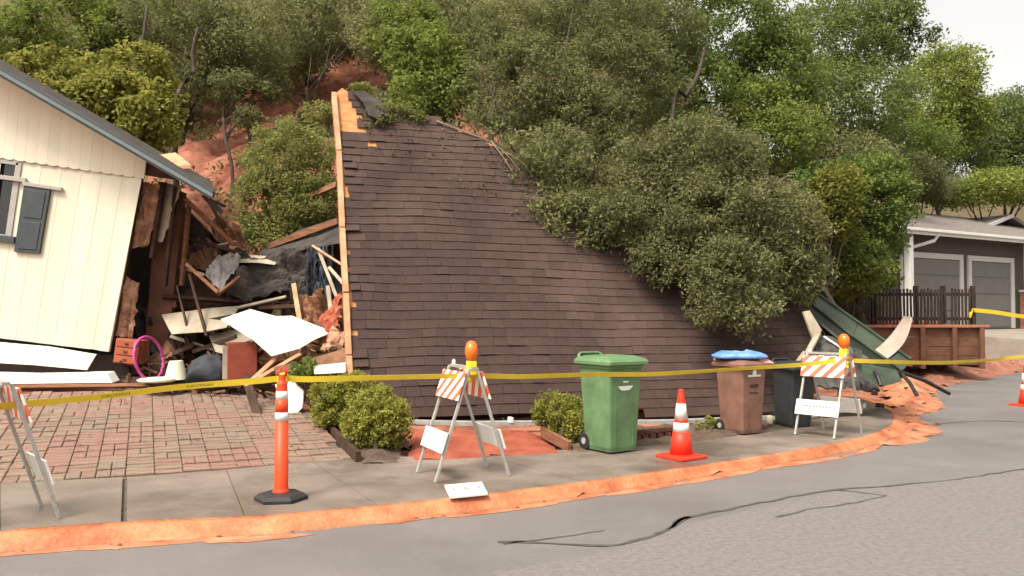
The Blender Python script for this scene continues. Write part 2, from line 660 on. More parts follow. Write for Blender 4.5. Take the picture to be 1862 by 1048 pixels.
# ---- sidewalk of cast slabs with open joints
sa, sb = corr(kerb_top, walk_back, 10)
sidewalk_bed = MB()
ns = len(sa)
sidewalk_bed.add([V((p.x, p.y, 0.07)) for p in sa] + [V((p.x, p.y, 0.07)) for p in sb], [(i, i + 1, ns + i + 1, ns + i) for i in range(ns - 1)])
sidewalk = tag(sidewalk_bed.build('sidewalk', M_bed), kind='structure')
cuts = [0, 12, 20, 29, 38, 46, 55, 63, 70, 77, 84, 91, 97, 105, ns - 1]
for a_, b_ in zip(cuts[:-1], cuts[1:]):
    fr = [sa[i].lerp(sb[i], 0.004) for i in range(a_, b_ + 1)]
    bk = [sa[i].lerp(sb[i], 0.996) for i in range(a_, b_ + 1)]
    d0 = (fr[1] - fr[0]).normalized() * (0.02 if a_ == 29 else 0.003)
    d1 = (fr[-1] - fr[-2]).normalized() * (0.02 if b_ == 29 else 0.003)
    fr[0] = fr[0] + d0
    bk[0] = bk[0] + d0
    fr[-1] = fr[-1] - d1
    bk[-1] = bk[-1] - d1
    dz = random.uniform(-0.003, 0.003)
    poly = [V((p.x, p.y, 0.06)) for p in fr] + [V((p.x, p.y, 0.06)) for p in reversed(bk)]
    m_ = MB()
    m_.prism(poly, (0, 0, 0.04 + dz))
    m_.build('paving_slab', M_conc, sidewalk)

# ---- paver driveway (rises to the house)
da = (walk_back[5] - walk_back[2]).normalized()
db = V((-da.y, da.x, 0))
dp0 = walk_back[2] + V((0, 0, 0.0))
DK = 0.0965


def drv(a, b, h=0.0):
    p = dp0 + da * a + db * b
    return V((p.x, p.y, 0.098 + DK * b + h))


def drv_inv(p):
    q = V((p.x, p.y, 0)) - V((dp0.x, dp0.y, 0))
    return (q.dot(da), q.dot(db))


def drv_px(px, py):
    r = ray(px, py)
    o = V((0, 0, CAMZ))
    nn = (drv(1, 0) - drv(0, 0)).cross(drv(0, 1) - drv(0, 0))
    t = (drv(0, 0) - o).dot(nn) / r.dot(nn)
    return drv_inv(o + r * t)


dpoly = [drv_px(*p) for p in ((-250, 912), (0, 880), (250, 866), (450, 850), (640, 836), (612, 806), (578, 764), (545, 735), (470, 712), (455, 704), (200, 708), (0, 716), (-250, 722))]
mb = MB()
mb.prism([drv(a, b, -0.05) for a, b in dpoly], (0, 0, 0.03))
driveway = tag(mb.build('driveway', M_bed), kind='structure')
PAV = [mat('paver_%s' % k, lin(c), 0.8, var=0.22, scale=11, bump=0.3, bscale=60, coords='Object') for k, c in
       (('pink', (122, 98, 86)), ('rose', (121, 93, 82)), ('tan', (119, 101, 86)), ('brown', (112, 93, 80)), ('grey', (114, 99, 86)))]


def paver_shape(w, h):
    m_ = MB()
    t_, c_ = 0.05, 0.007
    a = [(-w / 2, -h / 2), (w / 2, -h / 2), (w / 2, h / 2), (-w / 2, h / 2)]
    i_ = [(-w / 2 + c_, -h / 2 + c_), (w / 2 - c_, -h / 2 + c_), (w / 2 - c_, h / 2 - c_), (-w / 2 + c_, h / 2 - c_)]
    vs_ = [(x, y, -t_) for x, y in a] + [(x, y, -c_) for x, y in a] + [(x, y, 0) for x, y in i_]
    fs = [(8, 9, 10, 11)]
    for k in range(4):
        j = (k + 1) % 4
        fs += [(k, j, j + 4, k + 4), (k + 4, j + 4, j + 8, k + 8)]
    return m_.add(vs_, fs)


CELL = 0.25
shapes = {}
for kind, (w, h) in {'h': (CELL - 0.007, CELL / 2 - 0.007), 'v': (CELL / 2 - 0.007, CELL - 0.007)}.items():
    for i, pm in enumerate(PAV):
        shapes[kind, i] = paver_shape(w, h).mesh('paver', pm)
paver_spots = []
ai = int(min(a for a, b in dpoly) / CELL) - 1
aj = int(max(a for a, b in dpoly) / CELL) + 2
bj = int(max(b for a, b in dpoly) / CELL) + 2
for i in range(ai, aj):
    for j in range(-6, bj):
        hor = random.random() < 0.5
        for q in (-1, 1):
            a = (i + 0.5) * CELL + (0 if hor else q * CELL / 4)
            b = (j + 0.5) * CELL + (q * CELL / 4 if hor else 0)
            if inside((a, b), dpoly) and edge_dist((a, b), dpoly) > 0.035:
                patch = noise.noise((a * 0.8, b * 0.8, 4.0)) + 0.25 * random.gauss(0, 1)
                ci = 4 if patch < -0.3 else 3 if patch < -0.12 else 2 if patch < 0.05 else 0 if patch < 0.25 else 1
                paver_spots.append((a, b, 'h' if hor else 'v', ci))


def in_view(p, margin=0):
    d = p - V((0, 0, CAMZ))
    z_ = d.dot(_fw)
    if z_ < 0.5:
        return False
    px = CX + F * d.x / z_
    py = CY - F * d.dot(_up) / z_
    return -margin < px < 1862 + margin and -margin < py < 1048 + margin


dist = [((drv(a, b) - V((0, 0, CAMZ))).length + (0 if in_view(drv(a, b)) else 100), i) for i, (a, b, _, _) in enumerate(paver_spots)]
dist.sort()
near = set(i for _, i in dist[:298])
drot = Matrix((da, db, V((0, 0, 1)))).transposed()
drot = Matrix(((da.x, db.x, 0), (da.y, db.y, 0), (0, DK, 1)))
rest = {i: MB() for i in range(5)}
for i, (a, b, kind, ci) in enumerate(paver_spots):
    h = random.uniform(-0.004, 0.004)
    rot = Matrix.Rotation(random.gauss(0, 0.012), 3, 'X') @ Matrix.Rotation(random.gauss(0, 0.012), 3, 'Y') @ Matrix.Rotation(random.gauss(0, 0.015), 3, 'Z')
    M4 = Matrix.Translation(drv(a, b, h)) @ (Matrix(((da.x, db.x, 0), (da.y, db.y, 0), (DK * 0, DK, 1))) @ rot).to_4x4()
    if i in near:
        o = bpy.data.objects.new('paver', shapes[kind, ci])
        col.objects.link(o)
        o.parent = driveway
        o.matrix_local = M4
    else:
        me_ = shapes[kind, ci]
        rest[ci].add([M4 @ v.co for v in me_.vertices], [tuple(p.vertices) for p in me_.polygons])
mbr = MB()
me_all = None
allv, allf, allm = [], [], []
for ci in range(5):
    o_ = len(allv)
    allv += rest[ci].v
    allf += [tuple(k + o_ for k in f) for f in rest[ci].f]
    allm += [ci] * len(rest[ci].f)
me = bpy.data.meshes.new('pavers_far')
me.from_pydata(allv, [], allf)
for pm in PAV:
    me.materials.append(pm)
me.polygons.foreach_set('material_index', allm)
o = link('paver_field', me, driveway)
tag(o, kind='stuff')

# ================================================================== collapsed roof
PH, TH = R(17.5), R(62)
E0 = at(645, 760, 10.6)
RU = V((math.cos(PH), math.sin(PH), 0))
RV = V((-math.sin(PH) * math.cos(TH), math.cos(PH) * math.cos(TH), math.sin(TH)))
RN = RU.cross(RV).normalized()


def roof_uv(px, py):
    r = ray(px, py)
    o = V((0, 0, CAMZ))
    t = (E0 - o).dot(RN) / r.dot(RN)
    q = o + r * t - E0
    return (q.dot(RU), q.dot(RV))


def sag(u, v):
    return 0.07 * math.sin(u * 0.75 + 0.4) * math.sin(v * 0.6) + 0.035 * noise.noise((u * 0.9, v * 0.9, 2.0)) + 0.018 * noise.noise((u * 2.2, v * 2.2, 5.0)) + 0.07 * max(0, noise.noise((u * 0.6 + 3, v * 1.3, 9.0))) ** 2 * 4 * 0.3


def roof(u, v, d=0.0):
    return E0 + RU * u + RV * v + RN * (d + sag(u, v))


outline_px = [(645, 753), (634, 650), (627, 520), (621, 400), (614, 250), (608, 172), (622, 160), (640, 170), (690, 196), (770, 218), (850, 242), (905, 272), (950, 318), (1000, 372),
              (1080, 428), (1190, 462), (1310, 498), (1420, 548), (1466, 562), (1488, 600), (1476, 640), (1462, 672), (1470, 732), (1380, 739), (1200, 744), (1000, 746), (800, 750)]
r_out = [roof_uv(*p) for p in outline_px]
bare = [roof_uv(*p) for p in ((590, 150), (634, 155), (648, 190), (656, 215), (662, 236), (680, 250), (700, 282), (684, 272), (668, 262), (655, 240), (637, 238), (622, 246), (600, 252))]
roof_t = thing('collapsed_roof', 'large brown shingled roof slope slumped steeply onto the front yard', 'roof', (E0.x + 3.2, E0.y + 1.0, 0.25))

M_ply = mat('plywood_sheathing', lin((158, 104, 62)), 0.8, color2=lin((186, 134, 88)), scale=5, bump=0.3, bscale=30, stretch=(1, 1, 3))
M_shingle = mat('brown_shingle', (0.042, 0.0255, 0.0215), 0.92, color2=(0.074, 0.0455, 0.038), scale=0.7, bump=0.6, bscale=120, tint=0.16, coords='Object', detail=9)
bm = bmesh.new()
f_ = bm.faces.new([bm.verts.new((u, v, 0)) for u, v in r_out])
for k in range(1, 30):
    g_ = bm.verts[:] + bm.edges[:] + bm.faces[:]
    bmesh.ops.bisect_plane(bm, geom=g_, plane_co=(k * 0.3, 0, 0), plane_no=(1, 0, 0))
for k in range(1, 24):
    g_ = bm.verts[:] + bm.edges[:] + bm.faces[:]
    bmesh.ops.bisect_plane(bm, geom=g_, plane_co=(0, k * 0.3, 0), plane_no=(0, 1, 0))
bmesh.ops.triangulate(bm, faces=bm.faces[:])
ext = bmesh.ops.extrude_face_region(bm, geom=bm.faces[:])
top_v = set(e for e in ext['geom'] if isinstance(e, bmesh.types.BMVert))
for v_ in bm.verts:
    p = roof(v_.co.x, v_.co.y, -0.004 if v_ in top_v else -0.03)
    v_.co = p
bmesh.ops.recalc_face_normals(bm, faces=bm.faces[:])
me = bpy.data.meshes.new('decking')
bm.to_mesh(me)
bm.free()
me.materials.append(M_ply)
link('decking', me, roof_t)

# rafters under the deck
for k in range(9):
    u = 0.35 + k * 0.62
    vt = 0.3
    while inside((u, vt + 0.2), r_out) and vt < 6.6:
        vt += 0.1
    if vt > 0.9:
        m_ = MB()
        m_.bar(roof(u, 0.12, -0.19), roof(u - 0.05, vt - 0.15, -0.19), 0.04, 0.19, up=RN)
        m_.build('rafter', M_wood_d, roof_t)
# rake board along the torn left edge
rl = [roof_uv(*p) for p in ((640, 745), (634, 650), (628, 540), (622, 420), (616, 280), (607, 172))]
for (a, b) in zip(rl[:-1], rl[1:]):
    m_ = MB()
    m_.bar(roof(a[0] + 0.0, a[1] + 0.015, 0.0), roof(b[0], b[1] - 0.002, 0.0), 0.075, 0.13, up=RN)
    m_.build('rake_board', M_wood_l, roof_t, bevel=0.006)

# shingles: three widths x four tints, courses of 0.14 m
EXPO = 0.142
sh_mesh = {}


def shingle_mb(w, tint):
    m_ = MB()
    h, t0, t1 = EXPO + 0.05, 0.013, 0.004
    vs_ = [(0.0015, 0, 0), (w - 0.0015, 0, 0), (w - 0.0015, h, 0), (0.0015, h, 0), (0.0015, 0, t0), (w - 0.0015, 0.0, t0), (w - 0.0015, h, t1), (0.0015, h, t1)]
    return m_.add(vs_, ((0, 3, 2, 1), (4, 5, 6, 7), (0, 1, 5, 4), (1, 2, 6, 5), (2, 3, 7, 6), (3, 0, 4, 7)), tint)


WID = (0.14, 0.2, 0.27)
TIN = (0.0, 0.2, 0.4, 0.55, 0.7, 1.0)
for wi, w in enumerate(WID):
    for ti, t_ in enumerate(TIN):
        sh_mesh[wi, ti] = shingle_mb(w, t_).mesh('shingle', M_shingle)
spots = []
row = 0
v = -0.03 - 6 * EXPO
while v < 7.2:
    lv = r_out[0:7]
    u = lv[0][0]
    for q0, q1 in zip(lv[:-1], lv[1:]):
        if q0[1] <= v <= q1[1]:
            u = q0[0] + (q1[0] - q0[0]) * (v - q0[1]) / max(1e-6, q1[1] - q0[1])
    u += 0.045 + random.choice((0, 0, 0.03, 0.09)) * random.random()
    u_first = u
    while u < 8.4:
        wi = random.choices((0, 1, 2), (2, 4, 3))[0]
        w = WID[wi]
        c = (u + w / 2, v + EXPO / 2)
        cor = [(u + 0.02, v + 0.02), (u + w - 0.02, v + 0.02), (u + 0.02, v + EXPO), (u + w - 0.02, v + EXPO)]
        ins = sum(inside(q, r_out) for q in cor)
        if ins >= 2 and not inside(c, bare) and sum(inside(q, bare) for q in cor) < 3:
            edge = edge_dist(c, [r_out[i] for i in range(0, 6)]) if u < 0.6 else 1
            lift = 0.0
            if u - u_first < 0.1 and random.random() < 0.5:
                lift = random.uniform(0.05, 0.28)          # curled, torn ends by the rake
            elif random.random() < 0.05:
                lift = random.uniform(0.02, 0.09)
            tcl = 0.5 + 0.32 * noise.noise((u * 0.5, v * 0.5, 7.0)) + random.gauss(0, 0.2)
            ti = min(range(len(TIN)), key=lambda i_: abs(TIN[i_] - tcl))
            spots.append((u, v, wi, ti, lift))
        u += w
    v += EXPO
    row += 1


def shingle_matrix(u, v, w, lift):
    o_ = roof(u, v, 0.004)
    e1 = (roof(u + w, v, 0.004) - o_).normalized()
    e2 = (roof(u + w / 2, v + 0.2, 0.0) - roof(u + w / 2, v, 0.0)).normalized()
    n_2 = e1.cross(e2).normalized()
    e2 = n_2.cross(e1)
    # courses lap: every shingle leans out a little over the one below
    M_ = Matrix((e1, e2, n_2)).transposed()
    M_ = M_ @ Matrix.Rotation(-0.022 - lift, 3, 'X') @ Matrix.Rotation(random.gauss(0, 0.006), 3, 'Z')
    return Matrix.Translation(o_ + n_2 * (0.006 + lift * 0.17)) @ M_.to_4x4()


order = sorted(range(len(spots)), key=lambda i_: (roof(spots[i_][0], spots[i_][1]) - V((0, 0, CAMZ))).length * (1.0 if 650 < CX + F * roof(spots[i_][0], spots[i_][1]).x / roof(spots[i_][0], spots[i_][1]).y < 1500 else 1.02))
near = set(order[:296])
Pinv = parent_world(roof_t).inverted()
fieldm = MB()
for i, (u, v, wi, ti, lift) in enumerate(spots):
    M4 = shingle_matrix(u, v, WID[wi], lift)
    if i in near:
        o = bpy.data.objects.new('shingle', sh_mesh[wi, ti])
        col.objects.link(o)
        o.parent = roof_t
        o.matrix_parent_inverse = Pinv
        o.matrix_local = Pinv @ M4
    else:
        me_ = sh_mesh[wi, ti]
        fieldm.add([M4 @ q.co for q in me_.vertices], [tuple(p.vertices) for p in me_.polygons], TIN[ti])
tag(fieldm.build('shingle_field', M_shingle, roof_t), kind='stuff')
# torn shingle layer standing off beside the bare plywood
fl = [roof_uv(*p) for p in ((640, 170), (662, 172), (690, 190), (706, 212), (690, 232), (668, 222), (658, 200))]
m_ = MB()
m_.prism([roof(a, b, 0.05 + 0.02 * i) for i, (a, b) in enumerate(fl)], RN * 0.015)
m_.build('torn_shingle_layer', M_char, roof_t)
# split trim at the right-hand end
m_ = MB()
m_.prism([at(1458, 568, 12.55), at(1470, 566, 12.6), at(1492, 602, 12.45), at(1478, 622, 12.4)], (0.01, -0.03, 0.01))
m_.build('flashing', M_dry_s, roof_t)
m_ = MB()
m_.bar(at(1488, 606, 12.35), at(1462, 655, 12.1), 0.09, 0.03)
m_.bar(at(1464, 640, 12.1), at(1446, 665, 12.0), 0.07, 0.03)
m_.build('split_trim', M_dry_s, roof_t)
# fascia under the eave, near-black to paint the shadow band there; crushed framing behind
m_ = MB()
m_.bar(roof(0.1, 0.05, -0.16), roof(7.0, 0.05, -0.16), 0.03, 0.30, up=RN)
m_.build('eave_board', M_gap_shade, roof_t)
for k, (a, b) in enumerate(((0.6, 2.2), (2.4, 2.1), (4.2, 1.3), (5.6, 0.7))):
    p = roof(a, b, -0.3)
    g = V((p.x + 0.1, p.y + 0.3, tz(p.x + 0.1, p.y + 0.3) - 0.05))
    m_ = MB()
    m_.bar(p, g, 0.09, 0.14)
    m_.build('crushed_stud', M_wood_d, roof_t)

# gutter lying along the foot of the slope
gpts = [(735, 768, 10.35), (860, 771, 10.5), (1000, 770, 10.7), (1150, 768, 10.95), (1280, 767, 11.2), (1400, 762, 11.5), (1480, 754, 11.8), (1568, 742, 12.2)]
gw = [at(*p) for p in gpts]
rings = []
for i, p in enumerate(resample(gw, 0.4)):
    g = tz(p.x, p.y)
    p = V((p.x, p.y, max(p.z, g + 0.115) + 0.006 * noise.noise(p * 4)))
    rings.append([p + V((0, y_, z_)) for y_, z_ in ((-0.04, 0.022), (-0.035, -0.022), (0.04, -0.022), (0.045, 0.03), (0.038, 0.028), (0.034, -0.015), (-0.03, -0.015), (-0.034, 0.02))])
m_ = MB()
m_.loft(rings)
gt = thing('rain_gutter', 'dented pale rain gutter lying along the foot of the collapsed roof', 'gutter', rings[0][1])
m_.build('channel', mat('pale_gutter_metal', (0.36, 0.36, 0.34), 0.45, var=0.2, scale=6), gt)
for i in (3, 9, 15):
    p = rings[min(i, len(rings) - 1)][0]
    m_ = MB()
    m_.box(p + V((0, 0.05, 0.02)), (0.05, 0.12, 0.07), Matrix.Rotation(0.3, 3, 'Z'))
    m_.build('hanger', M_white, gt, bevel=0.008)

# ================================================================== torn cream house on the left
HY = 12.0
house = thing('cream_house', 'cream sided house leaning over with its right end torn open', 'house', at(-60, 700, HY + 0.5))


def W4(s, t):
    """front wall: s 0..1 from off-frame left to the torn corner, t 0..1 from sill to plate"""
    TL, TR, BR, BL = (-330, 238), (256, 324), (199, 640), (-360, 572)
    x = (TL[0] * (1 - s) + TR[0] * s) * t + (BL[0] * (1 - s) + BR[0] * s) * (1 - t)
    y = (TL[1] * (1 - s) + TR[1] * s) * t + (BL[1] * (1 - s) + BR[1] * s) * (1 - t)
    return at(x, y, HY)


nb = 16
wl, wr = 8, 11                                    # boards broken by the window
for k in range(nb):
    g_ = 0.0004
    s0, s1 = k / nb + g_, (k + 1) / nb - g_
    pieces = [(0.0, 1.0)]
    if 6 <= k <= 9:
        pieces = [(0.0, 0.56), (0.985, 1.0)]
    for (t0, t1) in pieces:
        if t0 == 0.0:
            t0 = 0.004 * random.random()
        poly = [W4(s0, t0), W4(s1, t0 if k < nb - 1 else 0.0), W4(s1, t1), W4(s0, t1)]
        m_ = MB()
        m_.prism(poly, (0, 0.03, 0), random.random())
        m_.build('siding_board', M_cream, house)
    # narrow batten over every seam
    if not 6 <= k <= 8 and k > 0:
        m_ = MB()
        m_.prism([W4(s0 - 0.006, 0.003), W4(s0 + 0.006, 0.003), W4(s0 + 0.006, 0.995), W4(s0 - 0.006, 0.995)], (0, -0.003, 0), 0.5)
        m_.build('batten', M_cream, house)
m_ = MB()
m_.prism([W4(0, 0.0) + V((0, 0.034, 0)), W4(0.997, 0.0) + V((0, 0.034, 0)), W4(0.997, 1) + V((0, 0.034, 0)), W4(10 / nb, 1) + V((0, 0.034, 0)), W4(10 / nb, 0.56) + V((0, 0.034, 0)), W4(6 / nb, 0.56) + V((0, 0.034, 0)), W4(6 / nb, 1) + V((0, 0.034, 0)), W4(0, 1) + V((0, 0.034, 0))], (0, 0.1, 0))
m_.build('wall_framing', M_wood_d, house)

# gable boards with rounded ends, proud of the wall below


def rake_y(px):
    return 140 + (px - 0) * (372 - 140) / 400.0


ng = 30
for k in range(ng):
    x0 = -330 + k * (592 / ng) + 0.1
    x1 = -330 + (k + 1) * (592 / ng) - 0.1

    def by(x):
        return 286 + (x / 258.0) * 37
    yt0, yt1 = rake_y(x0) - 2, rake_y(x1) - 2
    b0 = by(x0)
    if b0 - yt0 < 6:
        continue
    pts = [(x0, yt0), (x1, yt1)]
    for q in range(7):
        t = q / 6
        x = x1 + (x0 - x1) * t
        pts.append((x, by(x) + 2.4 * math.sin(PI * t)))
    sh = -(0.10)

    def tl(p):
        dy = p[1] - by(p[0])
        return at(p[0] + dy * sh, p[1], HY - 0.035)
    m_ = MB()
    m_.prism([tl(p) for p in pts], (0, 0.03, 0), random.random())
    m_.build('gable_board', M_cream, house)
m_ = MB()
m_.prism([at(-330, 232, HY + 0.02), at(262, 318, HY + 0.02), at(330, 328, HY + 0.02), at(-330, -50, HY + 0.02)], (0, 0.08, 0))
m_.build('gable_framing', M_wood_d, house)

# roof: slab, rake fascia, soffit
def RP(px, off, Y):
    """point under the rake line at screen px, off px-units below, as if at depth HY"""
    p = at(px, rake_y(px) + off, HY - 0.62)
    return V((p.x, Y, p.z))


y0, y1 = HY - 0.62, 13.9
x_l, x_r = -360, 392
m_ = MB()
m_.loft([[RP(x_l, -16, y0 + 0.03), RP(x_r, -16, y0 + 0.03), RP(x_r - 6, -4, y0 + 0.03), RP(x_l, -4, y0 + 0.03)],
         [RP(x_l, -16, y1), RP(262, -16, y1), RP(256, -4, y1), RP(x_l, -4, y1)]])
slab = m_.build('roof', M_char, house)
m_ = MB()
m_.prism([RP(x_l, -18, y0), RP(x_r - 4, -18, y0), RP(x_r - 10, 0, y0), RP(x_l, 0, y0)], (0, 0.028, 0))
m_.build('rake_fascia', M_slate, slab, bevel=0.004)
m_ = MB()
m_.prism([RP(x_l, -12, y0 - 0.018), RP(x_r - 4, -12, y0 - 0.018), RP(x_r - 6, -5, y0 - 0.018), RP(x_l, -5, y0 - 0.018)], (0, 0.016, 0))
m_.build('drip_edge', mat('pale_slate_edge', lin((96, 104, 104)), 0.5, var=0.08), slab)
m_ = MB()
m_.prism([RP(x_l, -3.5, y0 + 0.03), RP(330, -3.5, y0 + 0.03), RP(330, -1, y0 + 0.03), RP(x_l, -1, y0 + 0.03)], (0, 0.64, 0))
m_.build('soffit', M_cream, slab)
# dark end of the roof: torn felt strips and a bent gutter end
for k, (a, b, c) in enumerate((((380, 362), (404, 388), 0.07), ((384, 374), (400, 402), 0.05), ((388, 366), (410, 376), 0.04), ((370, 356), (396, 384), 0.07))):
    m_ = MB()
    m_.bar(at(*a, 11.7 + 0.12 * k), at(*b, 11.85 + 0.25 * k), c, 0.012, up=(0.3, -1, 0.5))
    m_.build('torn_felt', M_char, house)
# window and shutter
M_pane = mat('dark_glass', (0.012, 0.012, 0.014), 0.08, var=0.2, scale=2, spec=0.6)
M_frame = mat('grey_frame', (0.30, 0.285, 0.26), 0.5, var=0.06)
wnd = MB()
wa, wb, wc, wd = W4(6 / nb, 0.56), W4(10 / nb, 0.56), W4(10 / nb, 0.985), W4(6 / nb, 0.985)
m_ = MB()
m_.prism([p + V((0, 0.045, 0)) for p in (wa, wb, wc, wd)], (0, 0.01, 0))
win = m_.build('window', M_pane, house)
for (p, q, w_) in ((wb, wc, 0.09), (wa, wd, 0.09), (wa, wb, 0.09), (wd, wc, 0.09), (wa.lerp(wb, 0.5), wd.lerp(wc, 0.5), 0.05)):
    m_ = MB()
    m_.bar(p + V((0, 0.005, 0)), q + V((0, 0.005, 0)), w_, 0.05, up=(0, -1, 0))
    m_.build('frame', M_frame, win, bevel=0.006)
m_ = MB()
m_.bar(wa + V((-0.1, -0.03, -0.03)), wb + V((0.12, -0.03, -0.03)), 0.1, 0.07, up=(0, -1, 0))
m_.build('sill', M_slate, win, bevel=0.006)
shp = [(43, 338), (91, 345), (71, 461), (25, 458)]
m_ = MB()
m_.prism([at(*p, HY - 0.05) for p in shp], (0, 0.04, 0))
sh_o = m_.build('shutter', M_slate, house, bevel=0.006)
c4 = [at(*p, HY - 0.052) for p in shp]
for t0, t1 in ((0.05, 0.47), (0.53, 0.95)):
    m_ = MB()
    q = [c4[0].lerp(c4[3], t0).lerp(c4[1].lerp(c4[2], t0), 0.14), c4[0].lerp(c4[3], t0).lerp(c4[1].lerp(c4[2], t0), 0.86), c4[0].lerp(c4[3], t1).lerp(c4[1].lerp(c4[2], t1), 0.86), c4[0].lerp(c4[3], t1).lerp(c4[1].lerp(c4[2], t1), 0.14)]
    m_.prism(q, (0, -0.008, 0))
    m_.build('shutter_panel', M_slate, sh_o, bevel=0.004)
for q in (((-60, 310), (46, 324), (46, 332), (-60, 318)), ((40, 330), (112, 341), (111, 347), (40, 337))):
    m_ = MB()
    m_.prism([at(*p, HY - 0.065) for p in q], (0, 0.05, 0))
    m_.build('window_head_trim', M_frame, house, bevel=0.004)
# corner board at the torn edge, peeling
m_ = MB()
m_.prism([W4(0.965, 0.0) + V((0, -0.012, 0)), W4(0.998, 0.0) + V((0, -0.012, 0)), W4(1.004, 1.0) + V((0, -0.012, 0)), W4(0.962, 1.0) + V((0, -0.012, 0))], (0, 0.011, 0), 0.9)
m_.build('corner_board', M_cream, house)
# dropped skirt below the wall: bent panel, white sill plank, rim joist coloured as crawl-space shade
m_ = MB()
m_.prism([at(-350, 580, 11.9), at(0, 624, 11.9), at(90, 632, 11.9), at(174, 646, 11.88), at(158, 673, 11.8), at(60, 664, 11.8), at(-350, 640, 11.8)], (0, 0.035, 0.01), 0.5)
m_.build('skirt_panel', M_cream, house)
m_ = MB()
m_.prism([at(-350, 672, 11.65), at(60, 682, 11.65), at(194, 679, 11.65), at(204, 696, 11.6), at(-350, 703, 11.6)], (0, 0.22, 0.015))
m_.build('sill_plank', M_white, house)
m_ = MB()
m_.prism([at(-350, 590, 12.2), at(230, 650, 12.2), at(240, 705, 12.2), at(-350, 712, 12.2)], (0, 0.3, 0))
m_.build('rim_joist', M_gap_shade, house)
# interior: floor, back wall, partition, all seen through the torn end
m_ = MB()
fz = at(100, 668, 12.2).z
m_.box(((at(-350, 600, 12.4).x + at(330, 600, 12.4).x) / 2, 13.0, fz - 0.05), (at(330, 600, 12.4).x - at(-350, 600, 12.4).x, 1.5, 0.12))
m_.build('floor', M_wood_d, house)
m_ = MB()
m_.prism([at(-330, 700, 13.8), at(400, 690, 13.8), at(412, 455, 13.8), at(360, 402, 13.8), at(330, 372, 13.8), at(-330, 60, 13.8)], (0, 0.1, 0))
m_.build('back_wall', M_gap_shade, house)  # wall colour carries the darkness of the void behind the torn end
m_ = MB()
m_.prism([at(258, 690, 12.75), at(300, 690, 12.75), at(334, 350, 12.75), at(288, 330, 12.75)], (0, 0.12, 0))
m_.build('partition', mat('brown_panelling', lin((84, 54, 42)), 0.8, color2=lin((112, 76, 58)), scale=3), house)
for k, (a, b, w_) in enumerate((((246, 330), (204, 640), 0.05), ((298, 332), (276, 470), 0.05), ((320, 340), (300, 520), 0.045), ((236, 470), (222, 650), 0.04), ((344, 372), (330, 520), 0.05))):
    m_ = MB()
    m_.bar(at(*a, 12.25 + 0.13 * k), at(*b, 12.2 + 0.13 * k), w_, 0.09, up=(0, -1, 0))
    m_.build('stud', M_wood_d if k != 4 else M_wood, house)


def crumple(c4_, nu, nv, amp, seed, thick=0.0):
    """sheet between four corners, buckled by noise"""
    m_ = MB()
    a, b, c, d = [V(p) for p in c4_]
    nn = (b - a).cross(d - a).normalized()
    vs_ = []
    for j in range(nv + 1):
        for i in range(nu + 1):
            s, t = i / nu, j / nv
            p = a.lerp(b, s).lerp(d.lerp(c, s), t)
            e = min(s, 1 - s, t, 1 - t)
            p = p + nn * amp * noise.fractal((s * 2.3 + seed, t * 2.3, seed * 1.7), 1.0, 2.0, 4)
            if e < 0.01:
                p = p + (b - a).normalized() * 0.06 * noise.noise((s * 9, t * 9, seed)) + (d - a).normalized() * 0.06 * noise.noise((s * 9 + 4, t * 9, seed))
            vs_.append(p)
    w = nu + 1
    fs = [(j * w + i, j * w + i + 1, (j + 1) * w + i + 1, (j + 1) * w + i) for j in range(nv) for i in range(nu)]
    m_.add(vs_, fs)
    return m_


def sheet(name, c4_, nu, nv, amp, seed, m, label, cat, thick=0.015, parent=None):
    o = crumple(c4_, nu * 2, nv * 2, amp, seed).build(name, m, parent)
    s_ = o.modifiers.new('thickness', 'SOLIDIFY')
    s_.thickness = thick
    if parent is None:
        tag(o, label, cat)
    return o


# insulation and hanging drywall belong to the torn wall end
for k, c in enumerate((((258, 332, 12.3), (292, 336, 12.35), (270, 448, 12.35), (240, 452, 12.3)), ((222, 505, 12.2), (252, 515, 12.25), (244, 618, 12.25), (212, 612, 12.2)))):
    o = crumple([at(*p) for p in c], 8, 18, 0.14, 3.0 + k).build('insulation', M_ins, house)
    o.modifiers.new('thickness', 'SOLIDIFY').thickness = 0.06
o = crumple([at(*p) for p in ((300, 330, 12.5), (330, 340, 12.5), (296, 440, 12.45), (280, 440, 12.45))], 4, 10, 0.04, 5.0).build('hanging_drywall', M_dry_s, house)
o.modifiers.new('thickness', 'SOLIDIFY').thickness = 0.015
# loose board on the cream house's roof
m_ = MB()
m_.prism([at(288, 288, 13.0), at(318, 284, 13.0), at(346, 306, 12.8), at(322, 309, 12.7)], V((0.0, 0.02, 0.06)))
tag(m_.build('plywood_scrap', M_wood_l), 'peach plywood scrap lying on the sloping roof of the cream house', 'board')

# ================================================================== debris between house and roof
def plank(name, a, b, w, h, m, label, cat='beam', group=None, up=(0, -1, 0.4)):
    m_ = MB()
    m_.bar(at(*a), at(*b), w, h, up=up)
    o = m_.build(name, m, bevel=0.005)
    return tag(o, label, cat, group)


# crushed floor/wall mass the rest lies on
heap_poly = [xy(at(*p)) for p in ((205, 690, 12.1), (330, 690, 11.9), (470, 690, 11.8), (600, 700, 11.3), (640, 690, 11.2), (630, 600, 13.4), (420, 600, 14.4), (240, 600, 13.2))]


